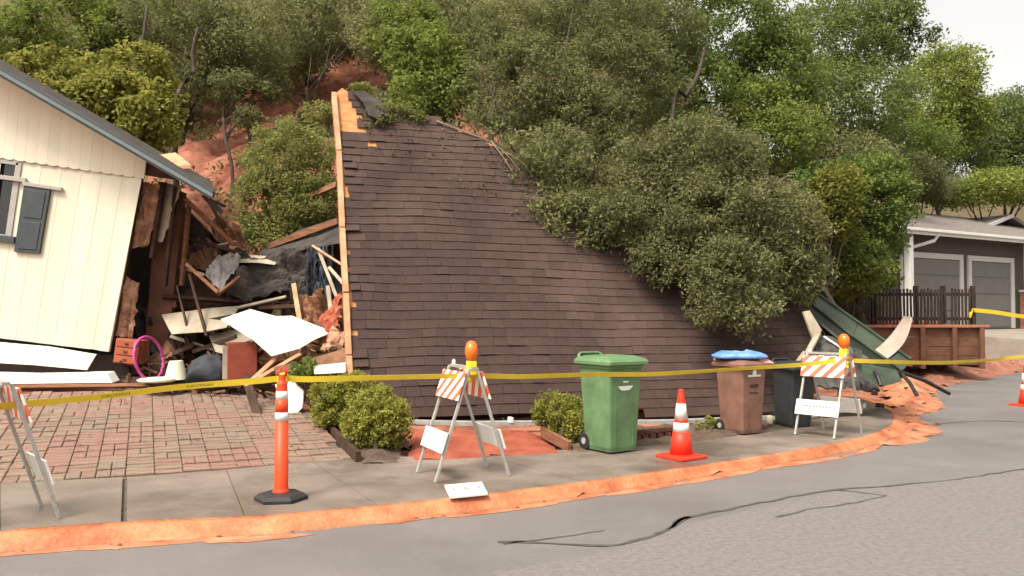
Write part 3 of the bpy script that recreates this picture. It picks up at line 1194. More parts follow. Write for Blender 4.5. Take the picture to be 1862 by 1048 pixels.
def patch(name, poly, height, mtl, step=0.12, seed=1.0, base=None, feather=0.5, rough=0.5, lift=0.0):
    """low uneven mound spread over a ground outline"""
    xs = [p[0] for p in poly]
    ys = [p[1] for p in poly]
    X = np.arange(min(xs) - step, max(xs) + step * 2, step)
    Y = np.arange(min(ys) - step, max(ys) + step * 2, step)
    if base is None:
        GXX, GYY = np.meshgrid(X, Y)
        B = terrain(GXX, GYY)
    vid = {}
    m_ = MB()

    def vert(i, j):
        if (i, j) in vid:
            return vid[i, j]
        x, y = X[i], Y[j]
        x += 0.35 * step * noise.noise((x * 5, y * 5, seed))
        y += 0.35 * step * noise.noise((x * 5 + 9, y * 5, seed))
        e = edge_dist((x, y), poly) if inside((x, y), poly) else -edge_dist((x, y), poly)
        f = max(0.0, min(1.0, e / feather))
        f = f * f * (3 - 2 * f)
        h = height * f * (1 - rough + rough * 2 * abs(noise.fractal((x * 1.6 + seed, y * 1.6, seed), 0.8, 2.0, 5)))
        b = B[j][i] if base is None else base(x, y)
        vid[i, j] = len(m_.v)
        m_.v.append((x, y, b + h + lift - (0.03 if e < 0 else 0)))
        return vid[i, j]
    for i in range(len(X) - 1):
        for j in range(len(Y) - 1):
            c = (X[i] + step / 2, Y[j] + step / 2)
            wob = 0.25 * noise.noise((c[0] * 1.9, c[1] * 1.9, seed + 3))
            if (inside(c, poly) and edge_dist(c, poly) > max(0, wob)) or edge_dist(c, poly) < -wob * 0.6:
                m_.f.append((vert(i, j), vert(i + 1, j), vert(i + 1, j + 1), vert(i, j + 1)))
                m_.t.append(random.random())
    o = m_.build(name, mtl, smooth=True)
    return o


M_rub = mat('rubble_dirt', lin((84, 58, 44)), 0.95, color2=lin((134, 98, 76)), scale=3, bump=1.0, bscale=9)
tag(patch('rubble', heap_poly, 0.45, M_rub, 0.1, 2.0, feather=0.6, rough=0.7), 'heap of broken plaster and splinters under the wreckage', kind='stuff')

# the big cream sheet in front and its neighbours
m_ = MB()
m_.prism([at(402, 582, 11.7), at(455, 564, 12.1), at(505, 578, 12.0), at(530, 576, 12.05), at(604, 605, 11.7), at(572, 618, 11.5), at(545, 634, 11.35), at(494, 648, 11.2), at(462, 620, 11.4)], (0, 0.006, 0.014))
tag(m_.build('drywall_sheet', M_dry), 'large clean cream drywall sheet lying tilted on top of the wreckage', 'drywall')
m_ = MB()
m_.prism([at(294, 574, 12.5), at(380, 562, 12.7), at(436, 558, 12.7), at(412, 596, 12.2), at(372, 604, 12.1), at(312, 608, 12.1)], (0, 0.006, 0.014))
tag(m_.build('drywall_sheet', M_dry_s), 'dusty beige drywall sheet behind the clean cream one, beside the leaning post', 'drywall')
m_ = MB()
m_.prism([at(380, 612, 12.3), at(440, 600, 12.6), at(462, 628, 12.3), at(430, 650, 12.1), at(392, 640, 12.1)], (0, 0.01, 0.02))
tag(m_.build('drywall_sheet', M_dry_s), 'small brownish drywall scrap under the big cream sheet', 'drywall')
m_ = MB()
m_.prism([at(500, 700, 10.9), at(528, 690, 10.95), at(552, 712, 10.9), at(549, 742, 10.7), at(534, 757, 10.6), at(520, 757, 10.6)], (0.005, 0.03, 0.004))
tag(m_.build('table_leaf', M_white), 'rounded white panel standing on the driveway behind the orange post', 'panel')
plank('fence_board', (452, 702, 10.9), (470, 762, 10.45), 0.11, 0.035, M_wood_d, 'short dark board leaning at the back of the driveway', 'board')
plank('white_stick', (502, 735, 10.8), (545, 739, 10.7), 0.03, 0.02, M_white, 'thin white stick lying beside the rounded white panel', 'stick')
# beams
plank('roof_beam', (336, 362, 12.6), (424, 444, 12.9), 0.06, 0.11, M_wood, 'long brown beam slanting down from the torn eave', 'beam')
plank('roof_beam', (340, 482, 12.4), (398, 534, 12.2), 0.05, 0.10, M_wood, 'short tan beam angled below the grey crumpled sheet', 'beam')
plank('roof_beam', (398, 534, 12.2), (436, 504, 12.5), 0.04, 0.06, M_wood, 'thin tan strut meeting the short angled beam', 'beam')
plank('wall_plate', (296, 540, 12.7), (470, 552, 12.9), 0.05, 0.09, M_wood_d, 'level dark brown beam across the torn gap', 'beam')
plank('split_stud', (345, 500, 12.5), (376, 612, 12.1), 0.04, 0.07, M_wood_d, 'dark split stud crossing the dusty beige drywall', 'beam')
plank('split_stud', (322, 520, 12.5), (344, 610, 12.2), 0.03, 0.05, M_wood_d, 'thin dark stud leaning on the dusty drywall edge', 'beam')
plank('lumber', (446, 704, 10.95), (500, 654, 11.35), 0.06, 0.05, M_wood_l, 'pale orange lumber slanting under the clean cream drywall', 'beam')
plank('lumber', (470, 690, 11.0), (546, 646, 11.4), 0.05, 0.09, M_wood_l, 'wide peach lumber beneath the cream drywall corner', 'beam')
plank('lumber', (500, 676, 11.0), (534, 668, 11.1), 0.12, 0.05, M_wood, 'reddish brown block of lumber behind the orange post', 'beam')
plank('lumber', (440, 690, 11.4), (560, 676, 11.3), 0.06, 0.05, M_wood_d, 'dark lumber lying flat at the foot of the debris', 'beam')
# second torn roof slope at the back, wooden edge uppermost
m_ = MB()
m_.prism([at(470, 462, 14.2), at(540, 424, 14.0), at(622, 398, 13.2), at(634, 440, 12.6), at(560, 452, 13.0), at(500, 472, 13.4)], (0.0, 0.05, 0.05))
rf = thing('roof_fragment', 'torn dark roof fragment wedged between the bush and the collapsed roof', 'roof', at(550, 470, 13.3))
m_.build('sheathing', M_char, rf)
m_ = MB()
m_.bar(at(490, 448, 14.1), at(615, 402, 13.1), 0.05, 0.10)
m_.build('edge_board', M_wood, rf)
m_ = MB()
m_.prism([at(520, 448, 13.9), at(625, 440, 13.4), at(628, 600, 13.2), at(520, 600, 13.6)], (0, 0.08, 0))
m_.build('shade_painted_wall', M_gap_shade, rf)  # near-black sheet paints the shade beneath the roof fragment
plank('ridge_board', (556, 360, 14.6), (612, 336, 14.2), 0.11, 0.05, M_wood, 'reddish board poking out of the bush beside the torn plywood', 'board')
sheet('crumpled_duct', [at(*p) for p in ((372, 498, 12.5), (398, 462, 12.9), (438, 470, 12.8), (402, 532, 12.3))], 10, 10, 0.10, 4.0, M_grey, 'crumpled grey metal duct sheet in the torn gap', 'sheet metal', 0.01)
sheet('felt_sheet', [at(*p) for p in ((405, 520, 12.6), (430, 474, 13.2), (560, 468, 13.2), (560, 548, 12.7))], 20, 12, 0.30, 6.0, M_char, 'buckled charcoal roofing felt draped across the wreckage', 'roofing felt', 0.02)
sheet('felt_sheet', [at(*p) for p in ((300, 560, 12.9), (330, 470, 13.6), (460, 470, 13.8), (450, 566, 13.0))], 14, 10, 0.3, 9.0, M_wood_d, 'dark brown broken panelling deep inside the torn gap', 'panel', 0.02)
m_ = MB()
m_.prism([at(420, 478, 13.0), at(452, 466, 13.2), at(520, 470, 13.2), at(500, 482, 12.9), at(470, 478, 12.9)], (0, 0.01, 0.02))
tag(m_.build('plaster_strip', M_dry_s), 'torn grey plaster strip on top of the charcoal felt', 'plaster')
# hanging dark cloths and pale splintered battens by the rake
for k, (x, w) in enumerate(((556, 20), (576, 16), (594, 14))):
    sheet('hanging_cloth', [at(x, 450, 12.7), at(x + w, 448, 12.7), at(x + w + 3, 545, 12.55), at(x + 2, 542, 12.55)], 6, 14, 0.10, 11.0 + k, mat('dark_cloth_%s' % 'abc'[k], ((0.02, 0.022, 0.028), (0.05, 0.06, 0.075), (0.018, 0.02, 0.026))[k], 0.9),
          ('black cloth hanging nearest the charcoal felt', 'dark slate blue cloth hanging between two black ones', 'black cloth hanging nearest the pale splintered battens')[k], 'cloth', 0.012)
for a, b, w, lab in (((568, 447, 12.5), (622, 482, 12.2), 0.035, 'thin pink batten reaching down to the rake board'),
                     ((578, 452, 12.5), (612, 540, 12.1), 0.05, 'pale grey batten slanting down beside the black cloths'),
                     ((598, 486, 12.3), (626, 518, 12.0), 0.05, 'short cream batten jammed against the rake board'),
                     ((596, 520, 12.2), (602, 570, 12.0), 0.06, 'upright cream batten above the red insulation'),
                     ((534, 516, 12.4), (546, 590, 12.0), 0.07, 'broad tan batten standing behind the cream drywall')):
    plank('batten', a, b, w, 0.03, M_wood_l if 'tan' in lab or 'pink' in lab else M_dry_s, lab, 'batten')
M_redins = mat('red_insulation', lin((124, 58, 42)), 0.95, color2=lin((170, 98, 74)), scale=5, bump=1.0, bscale=12)
sheet('insulation_batt', [at(*p) for p in ((570, 606, 11.9), (610, 540, 12.2), (634, 545, 11.8), (606, 612, 11.6))], 10, 10, 0.16, 21.0, M_redins, 'torn salmon insulation batt beside the rake board', 'insulation', 0.07)
sheet('insulation_batt', [at(*p) for p in ((585, 640, 11.5), (600, 606, 11.7), (632, 604, 11.5), (628, 634, 11.3))], 10, 8, 0.14, 25.0, M_ins, 'tan insulation clump at the bottom of the rake board', 'insulation', 0.06)
sheet('shelf_boards', [at(*p) for p in ((538, 545, 12.5), (590, 535, 12.5), (600, 612, 12.2), (545, 600, 12.1))], 8, 8, 0.22, 31.0, M_wood, 'splintered brown shelving behind the cream drywall', 'shelf', 0.03)
m_ = MB()
m_.prism([at(560, 660, 11.0), at(628, 640, 11.1), at(630, 672, 10.9), at(575, 690, 10.8)], (0, 0.05, 0.05))
tag(m_.build('sod_slab', M_rub), 'brown slab of torn turf and soil behind the clipped bushes', 'soil')
m_ = MB()
m_.prism([at(570, 668, 10.75), at(627, 662, 10.8), at(629, 678, 10.7), at(571, 681, 10.65)], (0, 0.06, 0.02))
tag(m_.build('concrete_block', mat('pinkish_block', (0.52, 0.42, 0.36), 0.85, var=0.15), bevel=0.01), 'pale pink broken block at the foot of the rake board', 'block')
# household things spilled at the foot of the torn wall
dw = thing('drawer_chest', 'small reddish brown chest of drawers lying beside the torn wall', 'chest', gp(228, 690, 0.55))
c0 = at(228, 640, 11.95)
m_ = MB()
m_.box(c0 + V((0, 0.2, 0)), (0.34, 0.36, 0.36), Matrix.Rotation(0.12, 3, 'Y'))
m_.build('case', mat('chest_wood', lin((128, 62, 42)), 0.6, color2=lin((158, 86, 58)), scale=5), dw, bevel=0.01)
for k in range(3):
    m_ = MB()
    m_.box(c0 + V((-0.012 + 0.012 * k, 0.012, -0.115 + 0.115 * k)), (0.30, 0.02, 0.10), Matrix.Rotation(0.12, 3, 'Y'))
    d_ = m_.build('drawer', mat('chest_front', lin((150, 78, 52)), 0.6), dw, bevel=0.006)
    m_ = MB()
    m_.box(c0 + V((-0.012 + 0.012 * k, -0.005, -0.115 + 0.115 * k)), (0.05, 0.02, 0.015))
    m_.build('handle', M_wood_d, d_)
# pink hoop
hp = []
hc = at(271, 652, 11.55)
for k in range(41):
    t = 2 * PI * k / 40
    hp.append(hc + V((0.085 * math.cos(t) - 0.05 * math.sin(t), 0.26 * math.cos(t), 0.30 * math.sin(t))))
M_pink = mat('pink_plastic', (0.42, 0.05, 0.22), 0.4, var=0.08)
m_ = MB()
m_.tube(hp, 0.022, 8)
hoop = thing('pink_hoop', 'bright pink hoop propped up against the chest of drawers', 'hoop', hc - V((0, 0, 0.32)))
m_.build('ring', M_pink, hoop, smooth=True)
for k in range(3):
    t = k * PI / 3 + 0.4
    m_ = MB()
    m_.tube([hp[int(40 * t / (2 * PI)) % 40], hp[(int(40 * t / (2 * PI)) + 20) % 40]], 0.007, 6)
    m_.build('spoke', M_wood_d, hoop)
# lampshade, bag, boxes
m_ = MB()
lb = at(320, 690, 11.6)
m_.lathe([(0.155, 0), (0.15, 0.02), (0.09, 0.26), (0.085, 0.26), (0.083, 0.25)], 20, lb)
tag(m_.build('lampshade', M_dry, smooth=False), 'white tapered lampshade standing beside the pink hoop', 'lampshade')
m_ = MB()
bc = at(372, 660, 11.7)
rings = []
for i in range(9):
    t = i / 8
    rr = (0.26, 0.31, 0.31, 0.29, 0.26, 0.23, 0.20, 0.16, 0.08)[i]
    rings.append([bc + V((rr * math.cos(a) * (1 + 0.5 * noise.noise((math.cos(a) * 1.5, math.sin(a) * 1.5 + t * 3, 1))) + 0.12 * t, 0.7 * rr * math.sin(a), -0.25 + 0.36 * t + 0.14 * noise.noise((math.cos(a) * 2, math.sin(a) * 2 + t * 2, 6)))) for a in [2 * PI * k / 18 for k in range(18)]])
m_.loft(rings)
tag(m_.build('dark_bag', mat('slate_cloth', (0.035, 0.038, 0.045), 0.9, var=0.4, scale=6, bump=0.8, bscale=12), smooth=True), 'slumped dark slate cloth bag amid the debris', 'bag')
bx = at(440, 656, 11.75)
cb = thing('cardboard_box', 'red brown box under the overhanging cream drywall', 'box', bx - V((0, 0, 0.28)))
m_ = MB()
m_.box(bx, (0.40, 0.36, 0.52), Matrix.Rotation(0.35, 3, 'Z'))
m_.build('carton', mat('red_box', lin((126, 60, 44)), 0.8), cb, bevel=0.01)
m_ = MB()
m_.box(bx + V((-0.17, -0.17, -0.02)), (0.09, 0.06, 0.46), Matrix.Rotation(0.35, 3, 'Z'))
m_.build('pale_flap', M_dry_s, cb)
m_ = MB()
m_.lathe([(0.02, 0), (0.24, 0.02), (0.26, 0.05), (0.20, 0.075), (0.02, 0.08)], 16, at(285, 697, 11.45))
tag(m_.build('cushion', M_dry, smooth=True), 'flat cream cushion on the ground below the pink hoop', 'cushion')
plank('house_plank', (0, 704, 11.5), (330, 700, 11.6), 0.05, 0.06, M_wood, 'long weathered plank lying along the back of the driveway', 'plank')
plank('house_plank', (240, 692, 11.7), (440, 700, 11.6), 0.10, 0.04, M_wood_d, 'dark plank on the ground in front of the spilled things', 'plank')
LB = [((268, 470), (350, 590)), ((300, 420), (318, 560)), ((330, 430), (440, 462)), ((310, 612), (400, 640)), ((350, 640), (430, 612)), ((400, 690), (480, 640)), ((352, 404), (388, 468)), ((432, 560), (520, 540)),
      ((470, 560), (560, 556)), ((510, 610), (590, 640)), ((548, 618), (624, 640)), ((560, 560), (612, 590)), ((300, 650), (352, 628)), ((452, 620), (470, 690)), ((340, 590), (420, 575)), ((372, 452), (430, 440)),
      ((556, 590), (622, 560)), ((470, 668), (560, 650)), ((520, 520), (540, 600)), ((306, 480), (372, 500))]
LBL = ['long dark board slanting across the brown partition of the torn house', 'upright brown board against the brown partition of the torn house', 'dark board running under the slanting beam to the grey duct sheet', 'pale dusty board below the dusty drywall and above the lampshade',
       'dark board crossing above the slate cloth bag', 'brown board leaning in front of the red brown box', 'short dark board hanging below the torn eave beam', 'pale dusty board over the rear edge of the clean cream drywall',
       'level dark board just behind the clean cream drywall', 'brown board under the pointed corner of the clean cream drywall', 'dark board reaching from the cream drywall to the rake board', 'pale dusty board in front of the splintered shelving',
       'dark board behind the rim of the lampshade', 'upright brown board beside the red brown box', 'dark board lying flat on the dusty beige drywall', 'pale dusty board above the crumpled grey duct sheet',
       'dark board crossing the salmon insulation batt', 'brown board below the cream drywall behind the orange post', 'upright dark board below the charcoal felt', 'pale dusty board across the brown partition at half height']
for k, (a, b) in enumerate(LB):
    Yd = 12.0 + (690 - (a[1] + b[1]) / 2) / 260 * 1.2 + (0.25 if k % 3 == 0 else 0)
    m_ = MB()
    m_.bar(at(*a, Yd), at(*b, Yd - 0.15), random.uniform(0.03, 0.075), random.uniform(0.02, 0.045), up=(0.2, -1, random.uniform(0, 0.9)))
    tag(m_.build('loose_board', (M_wood_d, M_wood, M_wood_d, M_dry_s)[k % 4], bevel=0.003), LBL[k], 'board', 'loose boards jumbled in the wreckage')
SC = [((330, 452), (392, 440), (400, 470), (340, 490)), ((420, 548), (500, 532), (560, 552), (470, 572)), ((540, 600), (600, 590), (630, 628), (560, 642)), ((300, 600), (352, 596), (372, 640), (310, 640)),
      ((460, 640), (530, 652), (560, 690), (480, 690)), ((250, 560), (296, 556), (300, 640), (254, 650)), ((380, 400), (430, 396), (446, 440), (392, 440)), ((388, 640), (420, 640), (420, 690), (380, 690))]
for k, q in enumerate(SC):
    Yd = 12.15 + (690 - q[0][1]) / 260 * 1.2
    o = crumple([at(*q[0], Yd + 0.3), at(*q[1], Yd + 0.3), at(*q[2], Yd - 0.1), at(*q[3], Yd - 0.1)], 12, 9, 0.30, 61.0 + 3 * k).build('torn_scrap', (M_rub, M_wood_d, M_ins, M_wood_d, M_rub, M_char, M_wood, M_dry_s)[k])
    o.modifiers.new('thickness', 'SOLIDIFY').thickness = 0.015
    tag(o, ('torn brown lining scrap under the slanting brown beam', 'dark torn panelling scrap behind the clean cream drywall', 'tan torn insulation scrap low beside the rake board', 'dark torn scrap behind the lampshade', 'brown torn scrap behind the orange channelizer post', 'black torn felt scrap behind the pink hoop', 'brown torn roofing scrap hanging off the eave end', 'dusty torn plaster scrap beside the red brown box')[k], 'scrap')
# many small splinters: chips nobody would count
sp = MB()
for k in range(520):
    px, py = random.uniform(215, 632), random.uniform(480, 700)
    Y = 11.5 + (700 - py) / 140 * 2.0 + random.uniform(-0.1, 0.2)
    p = at(px, py, Y)
    g = tz(p.x, p.y)
    p.z = g + (random.uniform(0.12, 0.5) * (1 if py < 660 else 0.3) if py > 600 else random.uniform(0.5, 1.0))
    d = V((random.gauss(0, 1), random.gauss(0, 0.6), random.gauss(0, 0.5))).normalized() * random.uniform(0.06, 0.28)
    sp.bar(p - d, p + d, random.uniform(0.015, 0.05), random.uniform(0.008, 0.03), tint=random.random())
tag(sp.build('splinters', mat('mixed_splinters', lin((62, 42, 32)), 0.85, color2=lin((140, 106, 80)), scale=2.5, tint=0.5)), 'splintered wood scraps scattered through the wreckage', kind='stuff')

# ================================================================== right-hand wreckage
M_green = mat('dark_green_paint', lin((40, 49, 38)), 0.5, color2=lin((66, 76, 60)), scale=3, bump=0.15, bscale=14)
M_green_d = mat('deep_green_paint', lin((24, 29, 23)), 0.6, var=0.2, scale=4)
pc = thing('patio_cover', 'fallen dark green folded awning panel sloping down to the street', 'awning', at(1630, 690, 11.6))
up_ = [at(1488, 538, 14.2), at(1560, 588, 13.4), at(1656, 656, 12.3)]
mi_ = [at(1476, 556, 13.8), at(1550, 614, 13.0), at(1640, 676, 12.0)]
lo_ = [at(1462, 568, 13.4), at(1536, 628, 12.7), at(1600, 680, 11.9)]
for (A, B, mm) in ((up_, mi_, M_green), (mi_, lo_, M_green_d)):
    for i in range(2):
        m_ = MB()
        g_ = 0.004
        m_.prism([A[i].lerp(A[i + 1], g_), A[i + 1].lerp(A[i], g_), B[i + 1].lerp(B[i], g_), B[i].lerp(B[i + 1], g_)], (0.01, 0.03, -0.02))
        m_.build('panel', mm, pc)
for A in (up_, mi_, lo_):
    m_ = MB()
    m_.tube([p + V((0, -0.02, 0.02)) for p in A], 0.022, 6)
    m_.build('rib', M_green, pc)
m_ = MB()
m_.prism([at(1568, 664, 11.7), at(1632, 676, 11.8), at(1640, 694, 11.6), at(1600, 704, 11.4), at(1572, 690, 11.5)], (0, 0.04, 0.02))
m_.build('bent_end', M_green, pc)
M_blk = mat('black_pole', (0.018, 0.016, 0.016), 0.5)
for a, b, lab in (((1636, 676, 11.9), (1726, 716, 12.3), 'long black pole pointing from the green panel over the road'), ((1640, 680, 11.8), (1668, 720, 11.6), 'short black pole standing in the orange mud'), ((1590, 676, 11.6), (1602, 702, 11.4), 'bent black stub under the green panel')):
    m_ = MB()
    q0, q1 = at(*a), at(*b)
    m_.tube([q0, q0.lerp(q1, 0.5) + V((0, 0, 0.03)), q1], 0.028, 8)
    tag(m_.build('black_pole', M_blk), lab, 'pole')
# crushed dark wall under the cover
o = crumple([at(*p) for p in ((1478, 600, 12.6), (1560, 640, 12.4), (1600, 712, 11.9), (1478, 712, 11.9))], 14, 12, 0.22, 41.0).build('crushed_wall', mat('crushed_dark_wall', (0.03, 0.03, 0.028), 0.8, color2=(0.075, 0.07, 0.06), scale=4))
o.modifiers.new('thickness', 'SOLIDIFY').thickness = 0.03
tag(o, 'crushed dark wall panel behind the barricade with orange light and diagonal stripes', 'wall')
plank('glass_strip', (1498, 612, 12.4), (1540, 640, 12.1), 0.03, 0.02, M_metal, 'thin grey metal strip on the crushed dark wall', 'strip')
# pale corrugated sheet
a, b, c, d = at(1586, 640, 12.6), at(1643, 576, 13.0), at(1658, 578, 12.95), at(1612, 652, 12.3)
rows = []
m_ = MB()
nn = (b - a).cross(d - a).normalized()
vs_, NU, NV = [], 18, 8
for j in range(NV + 1):
    for i in range(NU + 1):
        s, t = i / NU, j / NV
        p = a.lerp(b, s).lerp(d.lerp(c, s), t)
        vs_.append(p + nn * (0.05 * math.sin(s * PI) + 0.015 * math.cos(j * PI)) + V((0.05, 0, -0.02)) * math.sin(s * PI) * t)
m_.add(vs_, [(j * (NU + 1) + i, j * (NU + 1) + i + 1, (j + 1) * (NU + 1) + i + 1, (j + 1) * (NU + 1) + i) for j in range(NV) for i in range(NU)])
o = m_.build('corrugated_sheet', mat('pale_fibreglass', (0.36, 0.285, 0.235), 0.5, var=0.12))
o.modifiers.new('thickness', 'SOLIDIFY').thickness = 0.01
tag(o, 'pale pink corrugated sheet sticking up behind the green panel', 'sheet')
# small broken pieces on the corner
for k, (px, py, w, h, mm, lab) in enumerate(((1528, 724, 0.05, 0.45, M_dry_s, 'pale broken post standing behind the striped board'), (1590, 716, 0.10, 0.08, M_wood_d, 'dark wood chunk at the corner of the sidewalk'), (1600, 738, 0.20, 0.07, M_wood_d, 'dark flat wood piece on the mud at the kerb'), (1648, 708, 0.14, 0.07, M_wood_d, 'dark red clod of wood beside the short black pole'))):
    p = gp(px, py, 0.16)
    m_ = MB()
    m_.box(p + V((0, 0, h / 2 - 0.03)), (w, 0.07, h), Matrix.Rotation(0.4 * k, 3, 'Z') @ Matrix.Rotation(0.12, 3, 'Y'))
    tag(m_.build('broken_wood', mm, bevel=0.008), lab, 'wood')

# mud
cornerz = lambda x, y: 0.02
mp = [xy(gp(*p, 0.03)) for p in ((1612, 702), (1660, 690), (1700, 706), (1722, 742), (1668, 752), (1718, 782), (1690, 798), (1640, 806), (1560, 818), (1618, 786), (1636, 770), (1622, 746), (1596, 730))]


def road_or_walk(x, y):
    s = float(sdist(np.array([x]), np.array([y]))[0])
    return 0.0 if s < 0 else min(0.11, 0.11 * s / 0.45)


tag(patch('mud', mp, 0.17, M_mud, 0.06, 5.0, base=road_or_walk, feather=0.5, rough=0.7, lift=0.006), 'wet orange mud spilled over the kerb at the bend', kind='stuff')
bank = [xy(gp(*p, 0.03)) for p in ((1580, 690), (1640, 690), (1720, 698), (1790, 688), (1862, 674), (2000, 658), (2000, 642), (1862, 648), (1780, 652), (1680, 656), (1600, 668))]
M_bank = mat('red_gravel_bank', lin((112, 68, 52)), 0.9, color2=lin((150, 104, 84)), scale=4, bump=1.0, bscale=14)
tag(patch('dirt_bank', bank, 0.22, M_bank, 0.12, 7.0, base=lambda x, y: max(0.0, tz(x, y)), feather=0.9, rough=0.6, lift=0.01), 'reddish dirt washed along the far edge of the road', kind='stuff')
# thin mud film splashed out of the gutter
fm = MB()
for k in range(70):
    i = random.randrange(18, len(kb) - 32)
    c = kb[i].lerp(kb[i + 1], random.random()) + V((0.03, -0.06, 0)) * random.uniform(0.2, 1.6)
    d = (kb[i + 1] - kb[i]).normalized()
    n_3 = V((d.y, -d.x, 0))
    L_, W_ = random.uniform(0.08, 0.45), random.uniform(0.02, 0.07)
    ring = [V((c.x, c.y, 0.0028 + 0.00001 * k)) + d * L_ * math.cos(a) * (1 + 0.4 * noise.noise((a, k, 1))) + n_3 * W_ * math.sin(a) * (1 + 0.5 * noise.noise((a * 2, k, 4))) for a in [2 * PI * q / 14 for q in range(14)]]
    fm.add(ring, [tuple(range(13, -1, -1))])
tag(fm.build('mud_film', M_mud), 'thin film of orange mud splashed along the gutter', kind='stuff')
# clods and leaves along the gutter
cl = MB()
for k in range(120):
    if k < 34:
        i = random.randrange(20, len(kb) - 30)
        p = kb[i].lerp(kb[i + 1], random.random()) + V((random.gauss(0, 0.05), random.gauss(0, 0.06), 0))
        r_ = random.uniform(0.006, 0.02)
    else:
        q = gp(random.uniform(1600, 1862), random.uniform(665, 800), 0.03)
        p = q
        r_ = random.uniform(0.015, 0.05)
        if not (inside((p.x, p.y), bank) or inside((p.x, p.y), mp)):
            continue
    z0 = 0.012 if k < 34 else 0.10
    ring1 = [p + V((r_ * math.cos(a) * random.uniform(0.8, 2.2), r_ * math.sin(a) * random.uniform(0.6, 1.2), z0)) for a in [PI / 3 * q for q in range(6)]]
    ring2 = [p + V((0.5 * r_ * math.cos(a), 0.5 * r_ * math.sin(a), z0 + r_ * (0.35 if k < 34 else 0.8))) for a in [PI / 3 * q for q in range(6)]]
    cl.loft([ring1, ring2])
tag(cl.build('mud_clods', M_rub), 'small clods and leaves strewn along the gutter', kind='stuff')

# red path, edging, soil beds
path_poly = [xy(gp(*p, 0.15)) for p in ((742, 832), (1034, 817), (985, 786), (960, 779), (745, 783))]
M_path = mat('red_wet_soil', lin((120, 56, 40)), 0.7, color2=lin((150, 82, 60)), scale=2.5, bump=0.6, bscale=20)
tag(patch('garden_path', path_poly, 0.04, M_path, 0.08, 8.0, feather=0.15, rough=0.4, lift=0.05), 'red soil path between the clipped bushes', kind='structure')
pe = gp(986, 785, 0.2)
pf = gp(1036, 816, 0.12)
m_ = MB()
m_.bar(pe, pf + V((0, 0, 0.02)), 0.05, 0.12, up=(0, 0, 1))
tag(m_.build('edging_board', M_wood, bevel=0.006), 'low wooden edging board between red path and clipped bush', 'edging')
M_soil = mat('dark_bed_soil', (0.055, 0.036, 0.025), 0.95, color2=(0.11, 0.075, 0.05), scale=6, bump=1.0, bscale=20)
for nm, px_ in (('planting_bed', ((645, 838), (745, 832), (742, 782), (640, 740), (545, 735), (580, 764), (612, 806))), ('planting_bed', ((1036, 817), (1310, 792), (1440, 768), (1480, 754), (1480, 748), (1000, 776)))):
    tag(patch(nm, [xy(gp(*p, 0.16)) for p in px_], 0.07, M_soil, 0.09, 12.0, feather=0.15, rough=0.6, lift=0.03), kind='structure')
# low dark timber edging between pavers and bed
m_ = MB()
ed_ = [gp(642, 834, 0.14), gp(612, 806, 0.17), gp(578, 764, 0.24), gp(548, 737, 0.30)]
for a, b in zip(ed_[:-1], ed_[1:]):
    m_.bar(a + V((0.05, 0.02, 0.0)), b + V((0.05, 0.02, 0.0)), 0.05, 0.13)
tag(m_.build('bed_edging', M_wood_d), 'low dark timber edging between paver driveway and planting bed', 'edging')
be = thing('brick_edging', 'short row of dark bricks edging the soil behind the orange cone', 'edging', gp(1190, 798, 0.13))
for k in range(7):
    p = gp(1158 + 13.5 * k, 800 - 1.6 * k, 0.13)
    for q in range(2):
        m_ = MB()
        m_.box(p + V((0.03 * q, 0.02 + 0.01 * q, 0.025 + 0.06 * q)), (0.085, 0.08, 0.055), Matrix.Rotation(0.4 + random.gauss(0, 0.06), 3, 'Z'))
        m_.build('brick', mat('dark_brick', lin((74, 46, 36)), 0.9, color2=lin((104, 70, 56)), scale=8, bump=0.4), be, bevel=0.006)
# house number plate laid by the kerb
pl = [gp(808, 886, 0.106), gp(876, 880, 0.106), gp(887, 901, 0.106), gp(818, 908, 0.106)]
m_ = MB()
m_.prism(pl, (0, 0, 0.02))
plate = thing('number_plate', 'white house number plate lying on the sidewalk by the orange kerb', 'plate', (pl[0] + pl[2]) / 2)
m_.build('plaque', M_white, plate, bevel=0.003)


def text_mesh(body, size, name, m):
    cu = bpy.data.curves.new(name, 'FONT')
    cu.body = body
    cu.size = size
    cu.align_x = 'CENTER'
    cu.align_y = 'CENTER'
    cu.resolution_u = 2
    o = bpy.data.objects.new(name + '_tmp', cu)
    col.objects.link(o)
    bpy.context.view_layer.update()
    me_ = bpy.data.meshes.new_from_object(o.evaluated_get(bpy.context.evaluated_depsgraph_get()))
    bpy.data.objects.remove(o)
    me_.name = name
    me_.materials.clear()
    me_.materials.append(m)
    return me_


M_faint = mat('faded_numerals', (0.22, 0.205, 0.18), 0.7, var=0.1)
tm = text_mesh('1 5 7', 0.14, 'numerals', M_faint)
ex = (pl[1] - pl[0]).normalized()
ey = (pl[0] - pl[3]).normalized()
cc = (pl[0] + pl[1] + pl[2] + pl[3]) / 4
for v_ in tm.vertices:
    v_.co = cc + ex * v_.co.x + ey * v_.co.y + V((0, 0, 0.023))
link('numerals', tm, plate)

# ================================================================== traffic furniture
WZ = 0.102                                        # sidewalk top


def copy_tree(o, parent=None):
    c = o.copy()
    col.objects.link(c)
    if parent is not None:
        c.parent = parent
    for ch in list(o.children):
        copy_tree(ch, c)
    return c


